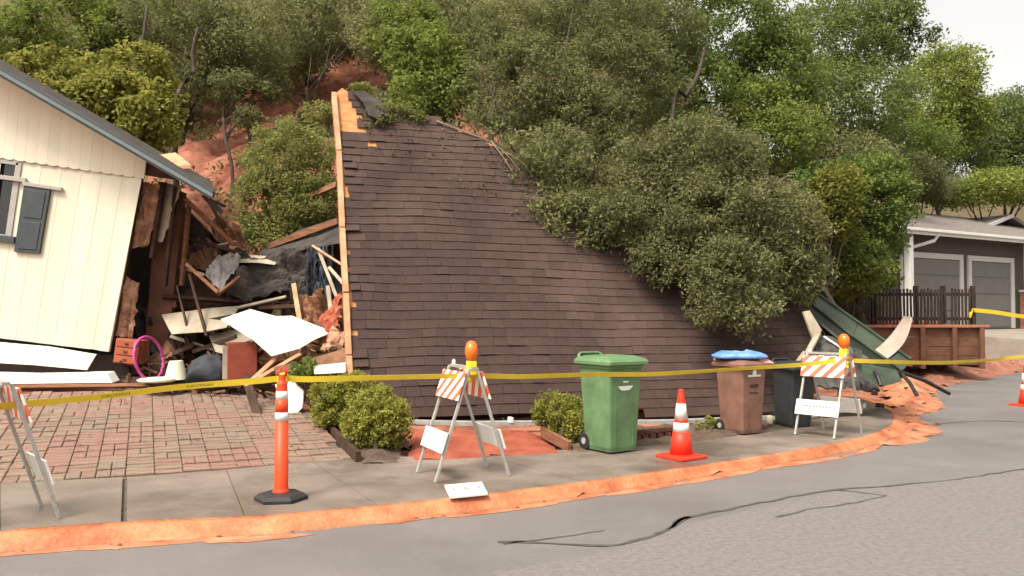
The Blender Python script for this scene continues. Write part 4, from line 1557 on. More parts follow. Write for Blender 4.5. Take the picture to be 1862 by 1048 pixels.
# ---- orange channelizer post on a black hexagonal base
pp = gp(511, 908, WZ)
post = thing('channelizer_post', 'tall orange and white channelizer post on a black hexagonal base', 'post', pp)
m_ = MB()
hexr = [(0.215 * math.cos(PI / 3 * k + 0.12), 0.215 * math.sin(PI / 3 * k + 0.12)) for k in range(6)]
m_.loft([[V((x * s, y * s, z)) for x, y in hexr] for s, z in ((1, 0), (1, 0.025), (0.82, 0.05), (0.4, 0.062))])
m_.build('base', M_black, post, bevel=0.004, rel=False)
m_ = MB()
m_.lathe([(0.075, 0.055), (0.06, 0.075), (0.056, 0.10), (0.053, 0.63)], 24)
m_.build('tube', M_orange, post, smooth=True, rel=False)
for z0, z1, mm, nm in ((0.63, 0.70, M_refl, 'reflective_band'), (0.70, 0.80, M_orange, 'orange_band'), (0.80, 0.87, M_refl, 'reflective_band'), (0.87, 1.0, M_orange, 'neck')):
    m_ = MB()
    r0 = 0.053 - 0.012 * (z0 - 0.63) / 0.37
    m_.lathe([(r0 + 0.001, z0), (r0, z1)] if nm != 'neck' else [(r0, z0), (0.042, 0.93), (0.03, 0.955), (0.028, 1.0)], 24)
    m_.build(nm, mm, post, smooth=(nm != 'neck'), rel=False)
m_ = MB()
m_.tube([V((-0.03, 0, 0.99)), V((-0.032, 0, 1.03)), V((0, 0, 1.055)), V((0.032, 0, 1.03)), V((0.03, 0, 0.99))], 0.012, 8)
m_.build('handle', M_red, post, smooth=True, rel=False)

# ---- cones


def make_cone(label, loc, rz, s=1.0):
    c = thing('traffic_cone', label, 'cone', loc, rz, 'traffic cones beside the road')
    c.scale = (s, s, s)
    m_ = MB()
    w = 0.19
    sq = [(-w, -w), (0, -w * 1.02), (w, -w), (w * 1.02, 0), (w, w), (0, w * 1.02), (-w, w), (-w * 1.02, 0)]
    m_.loft([[V((x * q, y * q, z)) for x, y in sq] for q, z in ((1, 0), (1, 0.022), (0.9, 0.034), (0.55, 0.04))])
    m_.build('base', M_red, c, bevel=0.004, rel=False)
    for z0, z1, mm, nm in ((0.035, 0.27, M_red, 'cone_body'), (0.27, 0.365, M_refl, 'reflective_band'), (0.365, 0.40, M_red, 'cone_body'), (0.40, 0.56, M_refl, 'reflective_band'), (0.56, 0.70, M_red, 'cone_tip')):
        m_ = MB()
        r = lambda z: 0.125 - 0.098 * (z / 0.70) + (0.0015 if nm == 'reflective_band' else 0)
        if nm == 'cone_tip':
            m_.lathe([(r(z0), z0), (r(z1), z1), (r(z1) * 0.7, z1 + 0.008)], 24)
        else:
            m_.lathe([(r(z0), z0), (r(z1), z1)], 24)
        m_.build(nm, mm, c, smooth=(nm != 'cone_tip'), rel=False)
    return c


make_cone('orange cone with two white bands beside the green wheeled bin', gp(1239, 832, WZ), 0.6)
make_cone('orange cone with white bands out on the grey asphalt', gp(1866, 738, 0.002), 0.3)

# ---- A-frame barricades


def stripe_mat(name, a, b, k, diag):
    m = bpy.data.materials.new(name)
    m.use_nodes = True
    t = m.node_tree
    N, L = t.nodes, t.links
    tc = N.new('ShaderNodeTexCoord')
    sx = N.new('ShaderNodeSeparateXYZ')
    L.new(tc.outputs['Object'], sx.inputs[0])
    mz = N.new('ShaderNodeMath'); mz.operation = 'MULTIPLY'; mz.inputs[1].default_value = diag
    L.new(sx.outputs['Z'], mz.inputs[0])
    ad = N.new('ShaderNodeMath'); ad.operation = 'ADD'
    L.new(sx.outputs['X'], ad.inputs[0]); L.new(mz.outputs[0], ad.inputs[1])
    ml = N.new('ShaderNodeMath'); ml.operation = 'MULTIPLY'; ml.inputs[1].default_value = k
    L.new(ad.outputs[0], ml.inputs[0])
    fr = N.new('ShaderNodeMath'); fr.operation = 'FRACT'
    L.new(ml.outputs[0], fr.inputs[0])
    gt_ = N.new('ShaderNodeMath'); gt_.operation = 'GREATER_THAN'; gt_.inputs[1].default_value = 0.5
    L.new(fr.outputs[0], gt_.inputs[0])
    mx = N.new('ShaderNodeMix'); mx.data_type = 'RGBA'
    mx.inputs['A'].default_value = (*a, 1); mx.inputs['B'].default_value = (*b, 1)
    L.new(gt_.outputs[0], mx.inputs['Factor'])
    L.new(mx.outputs['Result'], N['Principled BSDF'].inputs['Base Color'])
    N['Principled BSDF'].inputs['Roughness'].default_value = 0.4
    return m


M_strA = stripe_mat('orange_white_stripes', (0.80, 0.78, 0.72), (0.72, 0.12, 0.06), 6.2, -1.0)
M_amber = mat('amber_lens', (0.72, 0.135, 0.006), 0.25, var=0.06, spec=0.6)
M_yel = mat('yellow_case', (0.78, 0.55, 0.03), 0.45, var=0.06)
M_galv = mat('galvanised_steel', (0.33, 0.32, 0.295), 0.5, var=0.15, scale=14, metal=0.15)


def barricade(label, loc, rz, light=True, text=False):
    b = thing('barricade', label, 'barricade', loc, rz, 'folding barricades across the sidewalk')
    hw, sp_, ht = 0.25, 0.36, 1.0

    def leg_pt(x, side, z):
        return V((x, side * (sp_ - (sp_ - 0.035) * z / ht), z))
    for side in (-1, 1):
        for x in (-hw, hw):
            m_ = MB()
            m_.bar(leg_pt(x, side, 0.0), leg_pt(x, side, ht), 0.026, 0.026, up=(1, 0, 0))
            m_.build('leg', M_galv, b, bevel=0.004, rel=False)
        for (z0, z1, mm, nm) in ((0.70, 0.95, M_strA, 'striped_board'), (0.24, 0.42, M_refl, 'white_board')):
            o_ = 0.022
            m_ = MB()
            q = [leg_pt(-hw - 0.03, side, z0), leg_pt(hw + 0.03, side, z0), leg_pt(hw + 0.03, side, z1), leg_pt(-hw - 0.03, side, z1)]
            q = [p + V((0, side * o_, 0.012)) for p in q]
            m_.prism(q, (0, side * 0.016, 0.004))
            m_.build(nm, mm, b, bevel=0.003, rel=False)
    m_ = MB()
    m_.bar(V((-hw - 0.02, 0, ht + 0.0)), V((hw + 0.02, 0, ht)), 0.05, 0.025)
    m_.build('hinge_rod', M_galv, b, rel=False)
    m_ = MB()
    m_.lathe([(0.02, ht), (0.02, ht + 0.04), (0.008, ht + 0.06)], 8, (-hw + 0.02, 0, 0))
    m_.build('knob', M_refl, b, rel=False)
    if light:
        m_ = MB()
        m_.box((hw - 0.04, 0, ht + 0.0), (0.10, 0.075, 0.13))
        lc = m_.build('warning_light', M_yel, b, bevel=0.012, rel=False)
        m_ = MB()
        rings = []
        # round lens, a short fat drum on edge, facing along the local (1,1) diagonal
        d = V((-0.35, -1.0, 0)).normalized() if not text else V((-0.6, -1.0, 0)).normalized()
        s_ = V((-d.y, d.x, 0))
        c0_ = V((hw - 0.04, 0, ht + 0.155))
        for (r_, o_) in ((0.02, -0.06), (0.075, -0.045), (0.092, -0.02), (0.095, 0.0), (0.092, 0.02), (0.075, 0.045), (0.02, 0.06)):
            rings.append([c0_ + d * o_ + (s_ * math.cos(2 * PI * k / 20) * 0.82 + V((0, 0, 1)) * math.sin(2 * PI * k / 20)) * r_ for k in range(20)])
        m_.loft(rings)
        m_.build('lens', M_amber, lc, smooth=True, rel=False)
    if text:
        # unreadable faded stencil line on the lower board
        m_ = MB()
        n0 = leg_pt(0, -1, 0.345) + V((0, -0.041, 0.014))
        for k in range(9):
            m_.box(n0 + V((-0.17 + 0.042 * k, 0, 0.004 * (k % 2))), (0.022, 0.004, 0.018))
        m_.build('faded_stencil', M_faint, b, rel=False)
    return b


barricade('striped A-frame barricade with orange light in front of the red path', V((-0.46, 7.73, WZ)), R(-64.6))
barricade('striped A-frame barricade with orange light beside the black bin', V((3.93, 10.29, WZ)), R(-48), True, True)
barricade('striped A-frame barricade without a light on the sidewalk by the pavers', V((-3.743, 6.02, WZ)), R(-47), False)

# ---- caution tape
tape_pts = [at(-260, 762, 5.6), at(12, 738, 6.05), at(180, 722, 6.5), at(330, 704, 6.8), at(480, 692, 7.05), at(514, 688, 7.12), at(560, 690, 7.2), at(700, 687, 7.4), at(845, 684, 7.6), at(950, 685, 7.9), at(1060, 682, 8.4), at(1200, 680, 9.1), at(1330, 672, 9.6), at(1450, 664, 9.95), at(1530, 656, 10.12), at(1545, 656, 10.15), at(1700, 660, 11.4), at(1800, 655, 12.6), at(1862, 648, 13.6), at(2040, 630, 16)]
M_tape = mat('yellow_tape', (0.66, 0.50, 0.04), 0.4, var=0.06, scale=5)


def ribbon(pts, w, step=0.08, seed=0.0, tw=1.0):
    pts = resample(pts, step)
    a, b, ups = [], [], []
    for i, p in enumerate(pts):
        d = (pts[min(i + 1, len(pts) - 1)] - pts[max(i - 1, 0)]).normalized()
        ang = tw * (0.35 + 0.9 * noise.noise((i * 0.035 + seed, 0.3, seed)))
        up = V((0, 0, 1)) - d * d.z
        sd = d.cross(V((0, 0, 1))).normalized()
        u = (up * math.cos(ang) + sd * math.sin(ang)).normalized()
        a.append(p + u * w / 2)
        b.append(p - u * w / 2)
        ups.append(u)
    n = len(pts)
    m_ = MB()
    m_.add(a + b, [(n + i, n + i + 1, i + 1, i) for i in range(n - 1)])
    return m_, pts, ups


tp = thing('caution_tape', 'long yellow caution tape strung across the whole frontage between the barricades', 'tape', gp(514, 905, WZ))
m_, tpts, tups = ribbon(tape_pts, 0.052, 0.06, 1.0)
rb = m_.build('ribbon', M_tape, tp)
rb.modifiers.new('thickness', 'SOLIDIFY').thickness = 0.0015
tl_ = [0.0]
for i in range(1, len(tpts)):
    tl_.append(tl_[-1] + (tpts[i] - tpts[i - 1]).length)
tape_ink = mat('tape_ink', (0.10, 0.085, 0.02), 0.6, var=0.1)
for s0 in (1.62, 2.25):
    tm = text_mesh('CAUTION', 0.036, 'lettering', tape_ink)
    for v_ in tm.vertices:
        s_ = s0 + v_.co.x * 1.3
        j = max(0, min(len(tl_) - 2, int(np.searchsorted(tl_, s_)) - 1))
        f = (s_ - tl_[j]) / max(1e-6, tl_[j + 1] - tl_[j])
        p = tpts[j].lerp(tpts[j + 1], f)
        u = tups[j].lerp(tups[j + 1], f)
        d = (tpts[j + 1] - tpts[j]).normalized()
        nrm = d.cross(u).normalized()
        if nrm.y > 0:
            nrm = -nrm
        v_.co = p + u * (v_.co.y * 0.8) + nrm * 0.004
    link('lettering', tm, tp)
# knots where the tape is tied
for (p, r_) in ((at(514, 689, 7.09), 0.05), (at(1536, 664, 10.08), 0.05), (at(852, 686, 7.56), 0.035)):
    m_ = MB()
    rings = [[p + V((r_ * s_ * math.cos(a), r_ * s_ * math.sin(a), z_ + 0.008 * noise.noise((a, z_ * 30, 1)))) for a in [2 * PI * k / 12 for k in range(12)]] for s_, z_ in ((0.8, -0.045), (1.0, -0.03), (0.9, 0.0), (1.0, 0.03), (0.8, 0.045))]
    m_.loft(rings)
    m_.build('knot', M_tape, tp)
tp2 = thing('caution_tape', 'short yellow caution tape tied to the end of the dark picket fence', 'tape', at(1775, 650, 20.4))
m_, _, _ = ribbon([at(1768, 564, 20.6), at(1810, 568, 20.6), at(1862, 576, 20.6), at(1990, 588, 20.6)], 0.1, 0.2, 4.0, 0.5)
rb = m_.build('ribbon', M_tape, tp2)
rb.modifiers.new('thickness', 'SOLIDIFY').thickness = 0.0015
m_ = MB()
m_.tube([at(1770, 564, 20.55), at(1765, 570, 20.55), at(1764, 578, 20.55)], [0.05, 0.045, 0.02], 8)
m_.build('knot', M_tape, tp2)

# ================================================================== wheeled bins


def rrect(hx, hy, r, z, n=5, ox=0.0, oy=0.0):
    out = []
    for cx, cy, a0 in ((hx - r, hy - r, 0), (-hx + r, hy - r, PI / 2), (-hx + r, -hy + r, PI), (hx - r, -hy + r, 3 * PI / 2)):
        for k in range(n):
            a = a0 + PI / 2 * k / (n - 1)
            out.append(V((cx + r * math.cos(a) + ox, cy + r * math.sin(a) + oy, z)))
    return out


def wheeled_bin(label, loc, rz, body_c, s=1.0, marks='green', lid_open=False, lean=0.0):
    b = thing('wheeled_bin', label, 'bin', loc, rz, 'wheeled bins on the sidewalk')
    b.scale = (s, s, s)
    b.rotation_euler = (lean, 0, rz)
    mm = mat('bin_plastic_' + marks, body_c, 0.48, var=0.22, scale=4, bump=0.15, bscale=120)
    m_ = MB()
    m_.loft([rrect(0.175, 0.19, 0.03, 0.015), rrect(0.19, 0.20, 0.03, 0.06), rrect(0.215, 0.225, 0.035, 0.55), rrect(0.232, 0.243, 0.04, 0.86), rrect(0.25, 0.262, 0.04, 0.865), rrect(0.252, 0.264, 0.04, 0.915), rrect(0.235, 0.247, 0.035, 0.916)])
    body = m_.build('body', mm, b, rel=False)
    m_ = MB()
    for k in (-1, 1):
        m_.box((k * 0.12, -0.213 + 0.0, 0.42), (0.012, 0.02, 0.7), Matrix.Rotation(0.04, 3, 'X'))
    m_.build('front_rib', mm, b, rel=False)
    lm = MB()
    lm.loft([rrect(0.275, 0.285, 0.05, 0.90, oy=-0.008), rrect(0.285, 0.295, 0.05, 0.905, oy=-0.008), rrect(0.285, 0.295, 0.05, 0.935, oy=-0.008), rrect(0.262, 0.27, 0.06, 0.965, oy=-0.004), rrect(0.20, 0.20, 0.07, 0.988), rrect(0.10, 0.10, 0.05, 0.995)])
    lid = lm.build('lid', mm, b, rel=False)
    m_ = MB()
    m_.tube([V((-0.16, 0.27, 0.90)), V((-0.16, 0.33, 0.98)), V((-0.12, 0.345, 1.0)), V((0.12, 0.345, 1.0)), V((0.16, 0.33, 0.98)), V((0.16, 0.27, 0.90))], 0.017, 8)
    m_.build('handle', mm, b, smooth=True, rel=False)
    for k in (-1, 1):
        m_ = MB()
        m_.tube([V((k * 0.155, 0.20, 0.09)), V((k * 0.198, 0.20, 0.09))], 0.09, 20)
        w_ = m_.build('wheel', M_black, b, bevel=0.01, rel=False)
        m_ = MB()
        m_.tube([V((k * 0.196, 0.20, 0.09)), V((k * 0.204, 0.20, 0.09))], 0.035, 12)
        m_.build('hub', M_galv, w_, rel=False)
    m_ = MB()
    m_.tube([V((-0.16, 0.20, 0.09)), V((0.16, 0.20, 0.09))], 0.012, 8)
    m_.build('axle', M_galv, b, rel=False)
    pr = mat('bin_print_pale', (0.62, 0.66, 0.56), 0.5, var=0.05)
    pd = mat('bin_print_dark', (0.05, 0.02, 0.015), 0.6, var=0.05)

    def face_pt(x, z, side):
        t = (z - 0.06) / (0.86 - 0.06)
        if side == 'x':
            return V((0.19 + (0.232 - 0.19) * t + 0.0035, x, z))
        return V((x, -(0.20 + (0.243 - 0.20) * t) - 0.0035, z))

    def decal(name, pts, side, m):
        m_ = MB()
        q = [face_pt(x, z, side) for x, z in pts]
        m_.prism(q, (-0.003, 0, 0) if side == 'x' else (0, 0.003, 0))
        m_.build(name, m, b, rel=False)
    if marks == 'green':
        decal('emblem', [(-0.10, 0.685), (0.10, 0.685), (0.085, 0.665), (0.05, 0.640), (-0.05, 0.640), (-0.085, 0.665)], 'y', pr)
        decal('emblem_bar', [(-0.035, 0.735), (0.04, 0.735), (0.04, 0.72), (-0.035, 0.72)], 'y', pr)
    if marks == 'brown':
        decal('emblem_bar', [(-0.12, 0.792), (0.12, 0.792), (0.12, 0.768), (-0.12, 0.768)], 'y', pr)
        decal('emblem', [(0.038 * math.cos(PI * k / 6), 0.815 + 0.045 * math.sin(PI * k / 6)) for k in range(12)], 'y', pr)
        decal('stamp', [(-0.08, 0.66), (0.08, 0.672), (0.08, 0.632), (0.0, 0.62), (-0.08, 0.625)], 'y', pd)
        decal('stamp', [(-0.08, 0.56), (0.08, 0.56), (0.08, 0.545), (-0.08, 0.545)], 'y', pd)
    return b


wheeled_bin('green wheeled bin with a pale emblem standing beside the clipped bush', V((1.08, 9.08, WZ)), R(34), (0.098, 0.178, 0.082), 1.05, 'green')
bb = wheeled_bin('brown wheeled bin with blue bag on top beside the orange cone', V((2.88, 10.42, WZ)), R(32), (0.17, 0.088, 0.062), 0.93, 'brown')
wheeled_bin('charcoal black wheeled bin leaning back behind the striped barricade', V((3.74, 11.05, WZ)), R(20), (0.028, 0.031, 0.032), 0.86, 'black', lean=R(4))
# blue bag heaped on the brown bin, with a pink scrap
p = V((2.88, 10.42, WZ + 0.925))
m_ = MB()
rings = []
for i, (rr, z_) in enumerate(((0.20, 0.0), (0.27, 0.02), (0.26, 0.055), (0.18, 0.085), (0.06, 0.095))):
    rings.append([p + V((rr * (1.25 + 0.3 * noise.noise((a * 1.5, i * 0.4, 2.0))) * math.cos(a), rr * 0.9 * math.sin(a), z_ * (1 + 0.5 * noise.noise((a * 2, i, 8.0))))) for a in [2 * PI * k / 22 for k in range(22)]])
m_.loft(rings)
tag(m_.build('blue_bag', mat('blue_plastic', (0.07, 0.17, 0.50), 0.35, color2=(0.20, 0.36, 0.72), scale=7, bump=0.5, bscale=18), smooth=True), 'crumpled blue plastic bag heaped on the brown bin lid', 'bag')
m_ = MB()
m_.prism([at(1378, 648, 10.35), at(1392, 650, 10.35), at(1408, 661, 10.3), at(1382, 659, 10.25)], (0, 0.05, -0.02))
tag(m_.build('pink_scrap', mat('pink_scrap_mat', (0.55, 0.28, 0.24), 0.7)), 'pink scrap tucked beside the blue bag on the brown bin', 'scrap')
# fallen yellow leaves and pale rag along the bins
m_ = MB()
q = gp(1400, 772, 0.12)
m_.lathe([(0.03, 0), (0.045, 0.02), (0.045, 0.10), (0.03, 0.12)], 10, q)
tag(m_.build('pale_jug', mat('pale_jug_mat', (0.60, 0.52, 0.36), 0.5), smooth=True), 'small pale yellow jug between the brown and black bins', 'jug')

# ================================================================== neighbour's house and yard
HA = V((0.853, 0.523, 0)).normalized()
HN = V((HA.y, -HA.x, 0))
H0 = at(1640, 570, 26)
H0.z = 0
FLZ = 1.08


def HP(a, out, z):
    p = H0 + HA * a + HN * out
    return V((p.x, p.y, z))


nh = thing('grey_house', 'grey house with white trim and two garage doors up the street', 'house', HP(4, 0, FLZ))
M_sid = mat('taupe_siding', lin((78, 72, 66)), 0.75, var=0.08, scale=3, bump=0.3, bscale=20, stretch=(0.2, 0.2, 5))
M_roofn = mat('grey_shingle', (0.13, 0.11, 0.10), 0.9, color2=(0.19, 0.165, 0.15), scale=6, bump=0.6, bscale=40)
M_door = mat('grey_garage_door', (0.125, 0.12, 0.112), 0.6, var=0.06, scale=2)
M_brick = mat('house_brick', lin((140, 92, 76)), 0.85, color2=lin((172, 128, 108)), scale=9, bump=0.5, bscale=30)


def hbox(a0, a1, o0, o1, z0, z1):
    m_ = MB()
    m_.prism([HP(a0, o0, z0), HP(a1, o0, z0), HP(a1, o1, z0), HP(a0, o1, z0)], (0, 0, z1 - z0))
    return m_


hbox(-2.5, 12, -6.5, 0, 0.6, 4.12).build('wall', M_sid, nh)
m_ = MB()
ez, rz_ = 4.22, 5.55
m_.prism([HP(-3, 0.55, ez), HP(-3, -3.4, rz_), HP(-3, -7.2, ez - 0.1), HP(-3, -7.2, ez - 0.22), HP(-3, -3.4, rz_ - 0.14), HP(-3, 0.55, ez - 0.1)], HA * 16)
rfn = m_.build('roof', M_roofn, nh)
hbox(-3, 13, 0.55, 0.60, ez - 0.17, ez + 0.03).build('fascia', M_white, rfn)
hbox(-3, 13, 0.605, 0.69, ez - 0.07, ez + 0.02).build('gutter', M_white, rfn, bevel=0.01)
m_ = MB()
m_.tube([HP(1.05, 0.62, ez - 0.1), HP(0.98, 0.5, ez - 0.32), HP(0.0, 0.08, ez - 0.62), HP(-0.08, 0.06, ez - 0.8), HP(-0.08, 0.06, 1.1)], 0.055, 8)
m_.build('downspout', M_white, nh)
for (a0, a1) in ((0.55, 3.15), (3.85, 6.35)):
    zt = 3.38
    d_ = hbox(a0, a1, 0.005, 0.03, FLZ, zt).build('garage_door', M_door, nh)
    for k in range(4):
        hbox(a0 + 0.05, a1 - 0.05, 0.032, 0.05, FLZ + 0.05 + k * (zt - FLZ) / 4, FLZ - 0.02 + (k + 1) * (zt - FLZ) / 4).build('door_panel', M_door, d_, bevel=0.01)
    for (x0, x1, z0, z1) in ((a0 - 0.2, a0 - 0.002, FLZ, zt + 0.18), (a1 + 0.002, a1 + 0.2, FLZ, zt + 0.18), (a0, a1, zt + 0.002, zt + 0.18)):
        hbox(x0, x1, 0.004, 0.075, z0, z1).build('frame', mat('dull_white_trim', (0.42, 0.41, 0.385), 0.6, var=0.05), d_)
for a in (-0.32, 6.72):
    hbox(a, a + 0.2, 0.3, 0.5, FLZ - 0.3, ez - 0.18).build('porch_post', M_white, nh, bevel=0.01)
hbox(7.0, 9.5, 0.01, 0.35, 0.8, 2.35).build('brick_wainscot', M_brick, nh)
hbox(6.95, 9.55, 0.0, 0.42, 2.355, 2.44).build('wainscot_cap', M_white, nh)
m_ = MB()
m_.prism([HP(7.6, -2.0, 4.7), HP(10.5, -2.0, 5.6), HP(14, -2.0, 4.6), HP(14, -2.0, 4.45), HP(10.5, -2.0, 5.45), HP(7.6, -2.0, 4.55)], -HN * 5)
m_.build('cross_gable', M_roofn, nh)
m_ = MB()
m_.bar(HP(8.6, -1.95, 5.0), HP(10.5, -1.95, 5.55), 0.05, 0.14)
m_.build('gable_fascia', MATS['dull_white_trim'], nh)
# concrete drive in front of the garage
m_ = MB()
m_.prism([HP(0.4, 0.0, FLZ - 0.03), HP(9, 0.0, FLZ - 0.03), HP(9, 6, 0.55), HP(3.2, 5.2, 0.6)], (0, 0, -1.2))
tag(m_.build('neighbour_drive', mat('dry_concrete', (0.24, 0.205, 0.17), 0.85, var=0.15, scale=2)), kind='structure')

# timber retaining wall with posts, planks and a cap
WD = 19.5
rw = thing('retaining_wall', 'reddish timber retaining wall below the dark picket fence', 'retaining wall', at(1680, 652, WD))
M_red_t = mat('red_stained_timber', lin((80, 52, 38)), 0.8, color2=lin((106, 73, 54)), scale=3, bump=0.4, bscale=20)
wx0, wx1 = at(1530, 620, WD).x, at(1786, 620, WD).x
wz0, wz1 = at(1600, 655, WD).z, at(1600, 596, WD).z
posts = [wx0 + (wx1 - wx0) * t for t in (0.0, 0.2, 0.38, 0.565, 0.79, 0.985)]
for x in posts:
    m_ = MB()
    m_.box((x, WD - 0.06, (wz0 + wz1) / 2 - 0.1), (0.11, 0.11, wz1 - wz0 + 0.2))
    m_.build('post', M_red_t, rw, bevel=0.01)
for i in range(len(posts) - 1):
    for k in range(4):
        h = (wz1 - wz0 + 0.12) / 4
        m_ = MB()
        m_.box(((posts[i] + posts[i + 1]) / 2, WD + 0.03 + random.uniform(-0.008, 0.008), wz0 - 0.12 + h * (k + 0.5)), (posts[i + 1] - posts[i] - 0.01, 0.05, h - 0.004))
        m_.build('plank', M_red_t, rw, bevel=0.003)
m_ = MB()
m_.box(((wx0 + wx1) / 2, WD, wz1 + 0.035), (wx1 - wx0 + 0.25, 0.24, 0.06))
m_.build('cap_board', mat('pinkish_cap', lin((150, 98, 76)), 0.8, var=0.15), rw, bevel=0.008)
# side return of the wall
m_ = MB()
m_.box((wx1 + 0.05, WD + 1.3, (wz0 + wz1) / 2 - 0.1), (0.06, 2.5, wz1 - wz0 + 0.2))
m_.build('side_planks', M_red_t, rw)
# mulch held by the wall
fy = WD + 1.1
m_ = MB()
vs_, NX, NY = [], 40, 8
for j in range(NY + 1):
    for i in range(NX + 1):
        x = wx0 + (wx1 - wx0) * i / NX
        y = WD + 0.06 + 2.4 * j / NY
        vs_.append((x, y, wz1 - 0.03 + 0.16 * j / NY + 0.07 * noise.fractal((x * 3, y * 3, 1.0), 1, 2, 4)))
m_.add(vs_, [(j * (NX + 1) + i, j * (NX + 1) + i + 1, (j + 1) * (NX + 1) + i + 1, (j + 1) * (NX + 1) + i) for j in range(NY) for i in range(NX)])
tag(m_.build('mulch', mat('red_mulch', lin((96, 48, 34)), 0.95, color2=lin((150, 84, 62)), scale=9, bump=1, bscale=20)), 'red mulch filling the raised bed behind the timber wall', kind='stuff')
# dark picket fence
fn = thing('picket_fence', 'dark weathered picket fence above the red timber wall', 'fence', V(((wx0 + wx1) / 2, fy, wz1)))
M_fence = mat('dark_fence_wood', lin((40, 32, 27)), 0.85, color2=lin((62, 50, 42)), scale=5, bump=0.3)
fx0, fx1 = at(1500, 560, fy).x, at(1774, 560, fy).x
fzb, fzt = wz1 + 0.02, at(1650, 524, fy).z
k = 0
x = fx0
pk = MB()
while x < fx1 - 0.02:
    h = fzt - random.uniform(0.0, 0.04)
    m_ = MB()
    m_.box((x, fy + random.uniform(-0.006, 0.006), (fzb + h) / 2), (0.05, 0.022, h - fzb), Matrix.Rotation(random.gauss(0, 0.015), 3, 'Y'))
    m_.build('picket', M_fence, fn)
    x += 0.086 if random.random() > 0.05 else 0.17
for z in (fzt - 0.16, fzb + 0.18):
    m_ = MB()
    m_.box(((fx0 + fx1) / 2, fy + 0.045, z), (fx1 - fx0, 0.04, 0.08))
    m_.build('rail', M_fence, fn)
for t in (0.0, 0.33, 0.62, 0.80, 1.0):
    m_ = MB()
    m_.box((fx0 + (fx1 - fx0) * t, fy + 0.12, (fzb + fzt) / 2 + 0.0), (0.1, 0.1, fzt - fzb + 0.12))
    m_.build('fence_post', M_fence, fn, bevel=0.008)

# ================================================================== vegetation
L_olive = leaf_mat('olive_leaf', (0.0880, 0.0943, 0.0367), (0.1672, 0.1748, 0.0734), (0.2750, 0.2760, 0.1244))
L_grey = leaf_mat('grey_green_leaf', (0.0880, 0.0978, 0.0388), (0.1672, 0.1782, 0.0724), (0.2585, 0.2645, 0.1122))
L_green = leaf_mat('green_leaf', (0.0605, 0.0920, 0.0235), (0.1232, 0.1725, 0.0428), (0.2310, 0.2668, 0.0653))
L_yel = leaf_mat('yellow_green_leaf', (0.085, 0.096, 0.021), (0.190, 0.196, 0.042), (0.34, 0.32, 0.075))
L_lime = leaf_mat('lime_leaf', (0.0880, 0.1173, 0.0265), (0.1738, 0.2127, 0.0490), (0.2970, 0.3220, 0.0796))
L_bush = leaf_mat('light_bush_leaf', (0.1155, 0.1288, 0.0367), (0.2200, 0.2300, 0.0714), (0.3410, 0.3335, 0.1122))
L_dark = leaf_mat('deep_green_leaf', (0.0550, 0.0782, 0.0275), (0.1056, 0.1449, 0.0469), (0.1760, 0.2127, 0.0673))
L_hedge = leaf_mat('hedge_leaf', (0.095, 0.115, 0.022), (0.215, 0.228, 0.042), (0.37, 0.345, 0.078))


def leaf_cloud(centers, radii, per, size, seed, tint_c, up=0.35, aspect=0.5, outward=None):
    """quads scattered round clump centres; per-face tint varies by clump and by leaf"""
    r = np.random.default_rng(seed)
    n = len(centers)
    c = np.repeat(np.asarray(centers), per, axis=0)
    rad = np.repeat(np.asarray(radii), per)
    d = r.normal(size=(n * per, 3))
    d /= np.linalg.norm(d, axis=1)[:, None]
    pos = c + d * (rad * r.random(n * per) ** 0.45)[:, None] * np.array([1, 1, 0.8])
    # leaf axes
    nrm = d * 0.6 + r.normal(size=(n * per, 3)) * 0.7 + np.array([0, 0, up * 2])
    nrm /= np.linalg.norm(nrm, axis=1)[:, None]
    t = r.normal(size=(n * per, 3)) + np.array([0, 0, -0.5])
    t -= nrm * (t * nrm).sum(1)[:, None]
    t /= np.linalg.norm(t, axis=1)[:, None]
    b = np.cross(nrm, t)
    L_ = size * r.uniform(0.6, 1.35, n * per)
    a_ = t * (L_ / 2)[:, None]
    b_ = b * (L_ * aspect / 2)[:, None]
    fold = nrm * (L_ * 0.10)[:, None]
    v = np.stack([pos - a_, pos + b_ + fold, pos + a_ - fold, pos - b_ + fold], 1).reshape(-1, 3)
    f = np.arange(n * per * 4).reshape(-1, 4)
    tint = np.clip(np.repeat(tint_c, per) + r.normal(0, 0.08, n * per), 0, 1)
    return v, f, tint


def crown_points(lobes, n, seed, shell=0.55):
    r = np.random.default_rng(seed)
    vol = np.array([l[1][0] * l[1][1] * l[1][2] for l in lobes]) ** 0.75
    pick = r.choice(len(lobes), n, p=vol / vol.sum())
    d = r.normal(size=(n, 3))
    d /= np.linalg.norm(d, axis=1)[:, None]
    rr = r.random(n) ** (1.0 / 3.0)
    rr = shell * (0.72 + 0.30 * r.random(n)) + (1 - shell) * rr
    C_ = np.array([tuple(l[0]) for l in lobes])[pick]
    S_ = np.array([tuple(l[1]) for l in lobes])[pick]
    lump = np.array([1 + 0.28 * noise.noise((q[0] * 2.2 + p * 3.7, q[1] * 2.2, q[2] * 2.2 + seed)) for q, p in zip(d, pick)])
    return C_ + d * S_ * (rr * lump)[:, None], pick


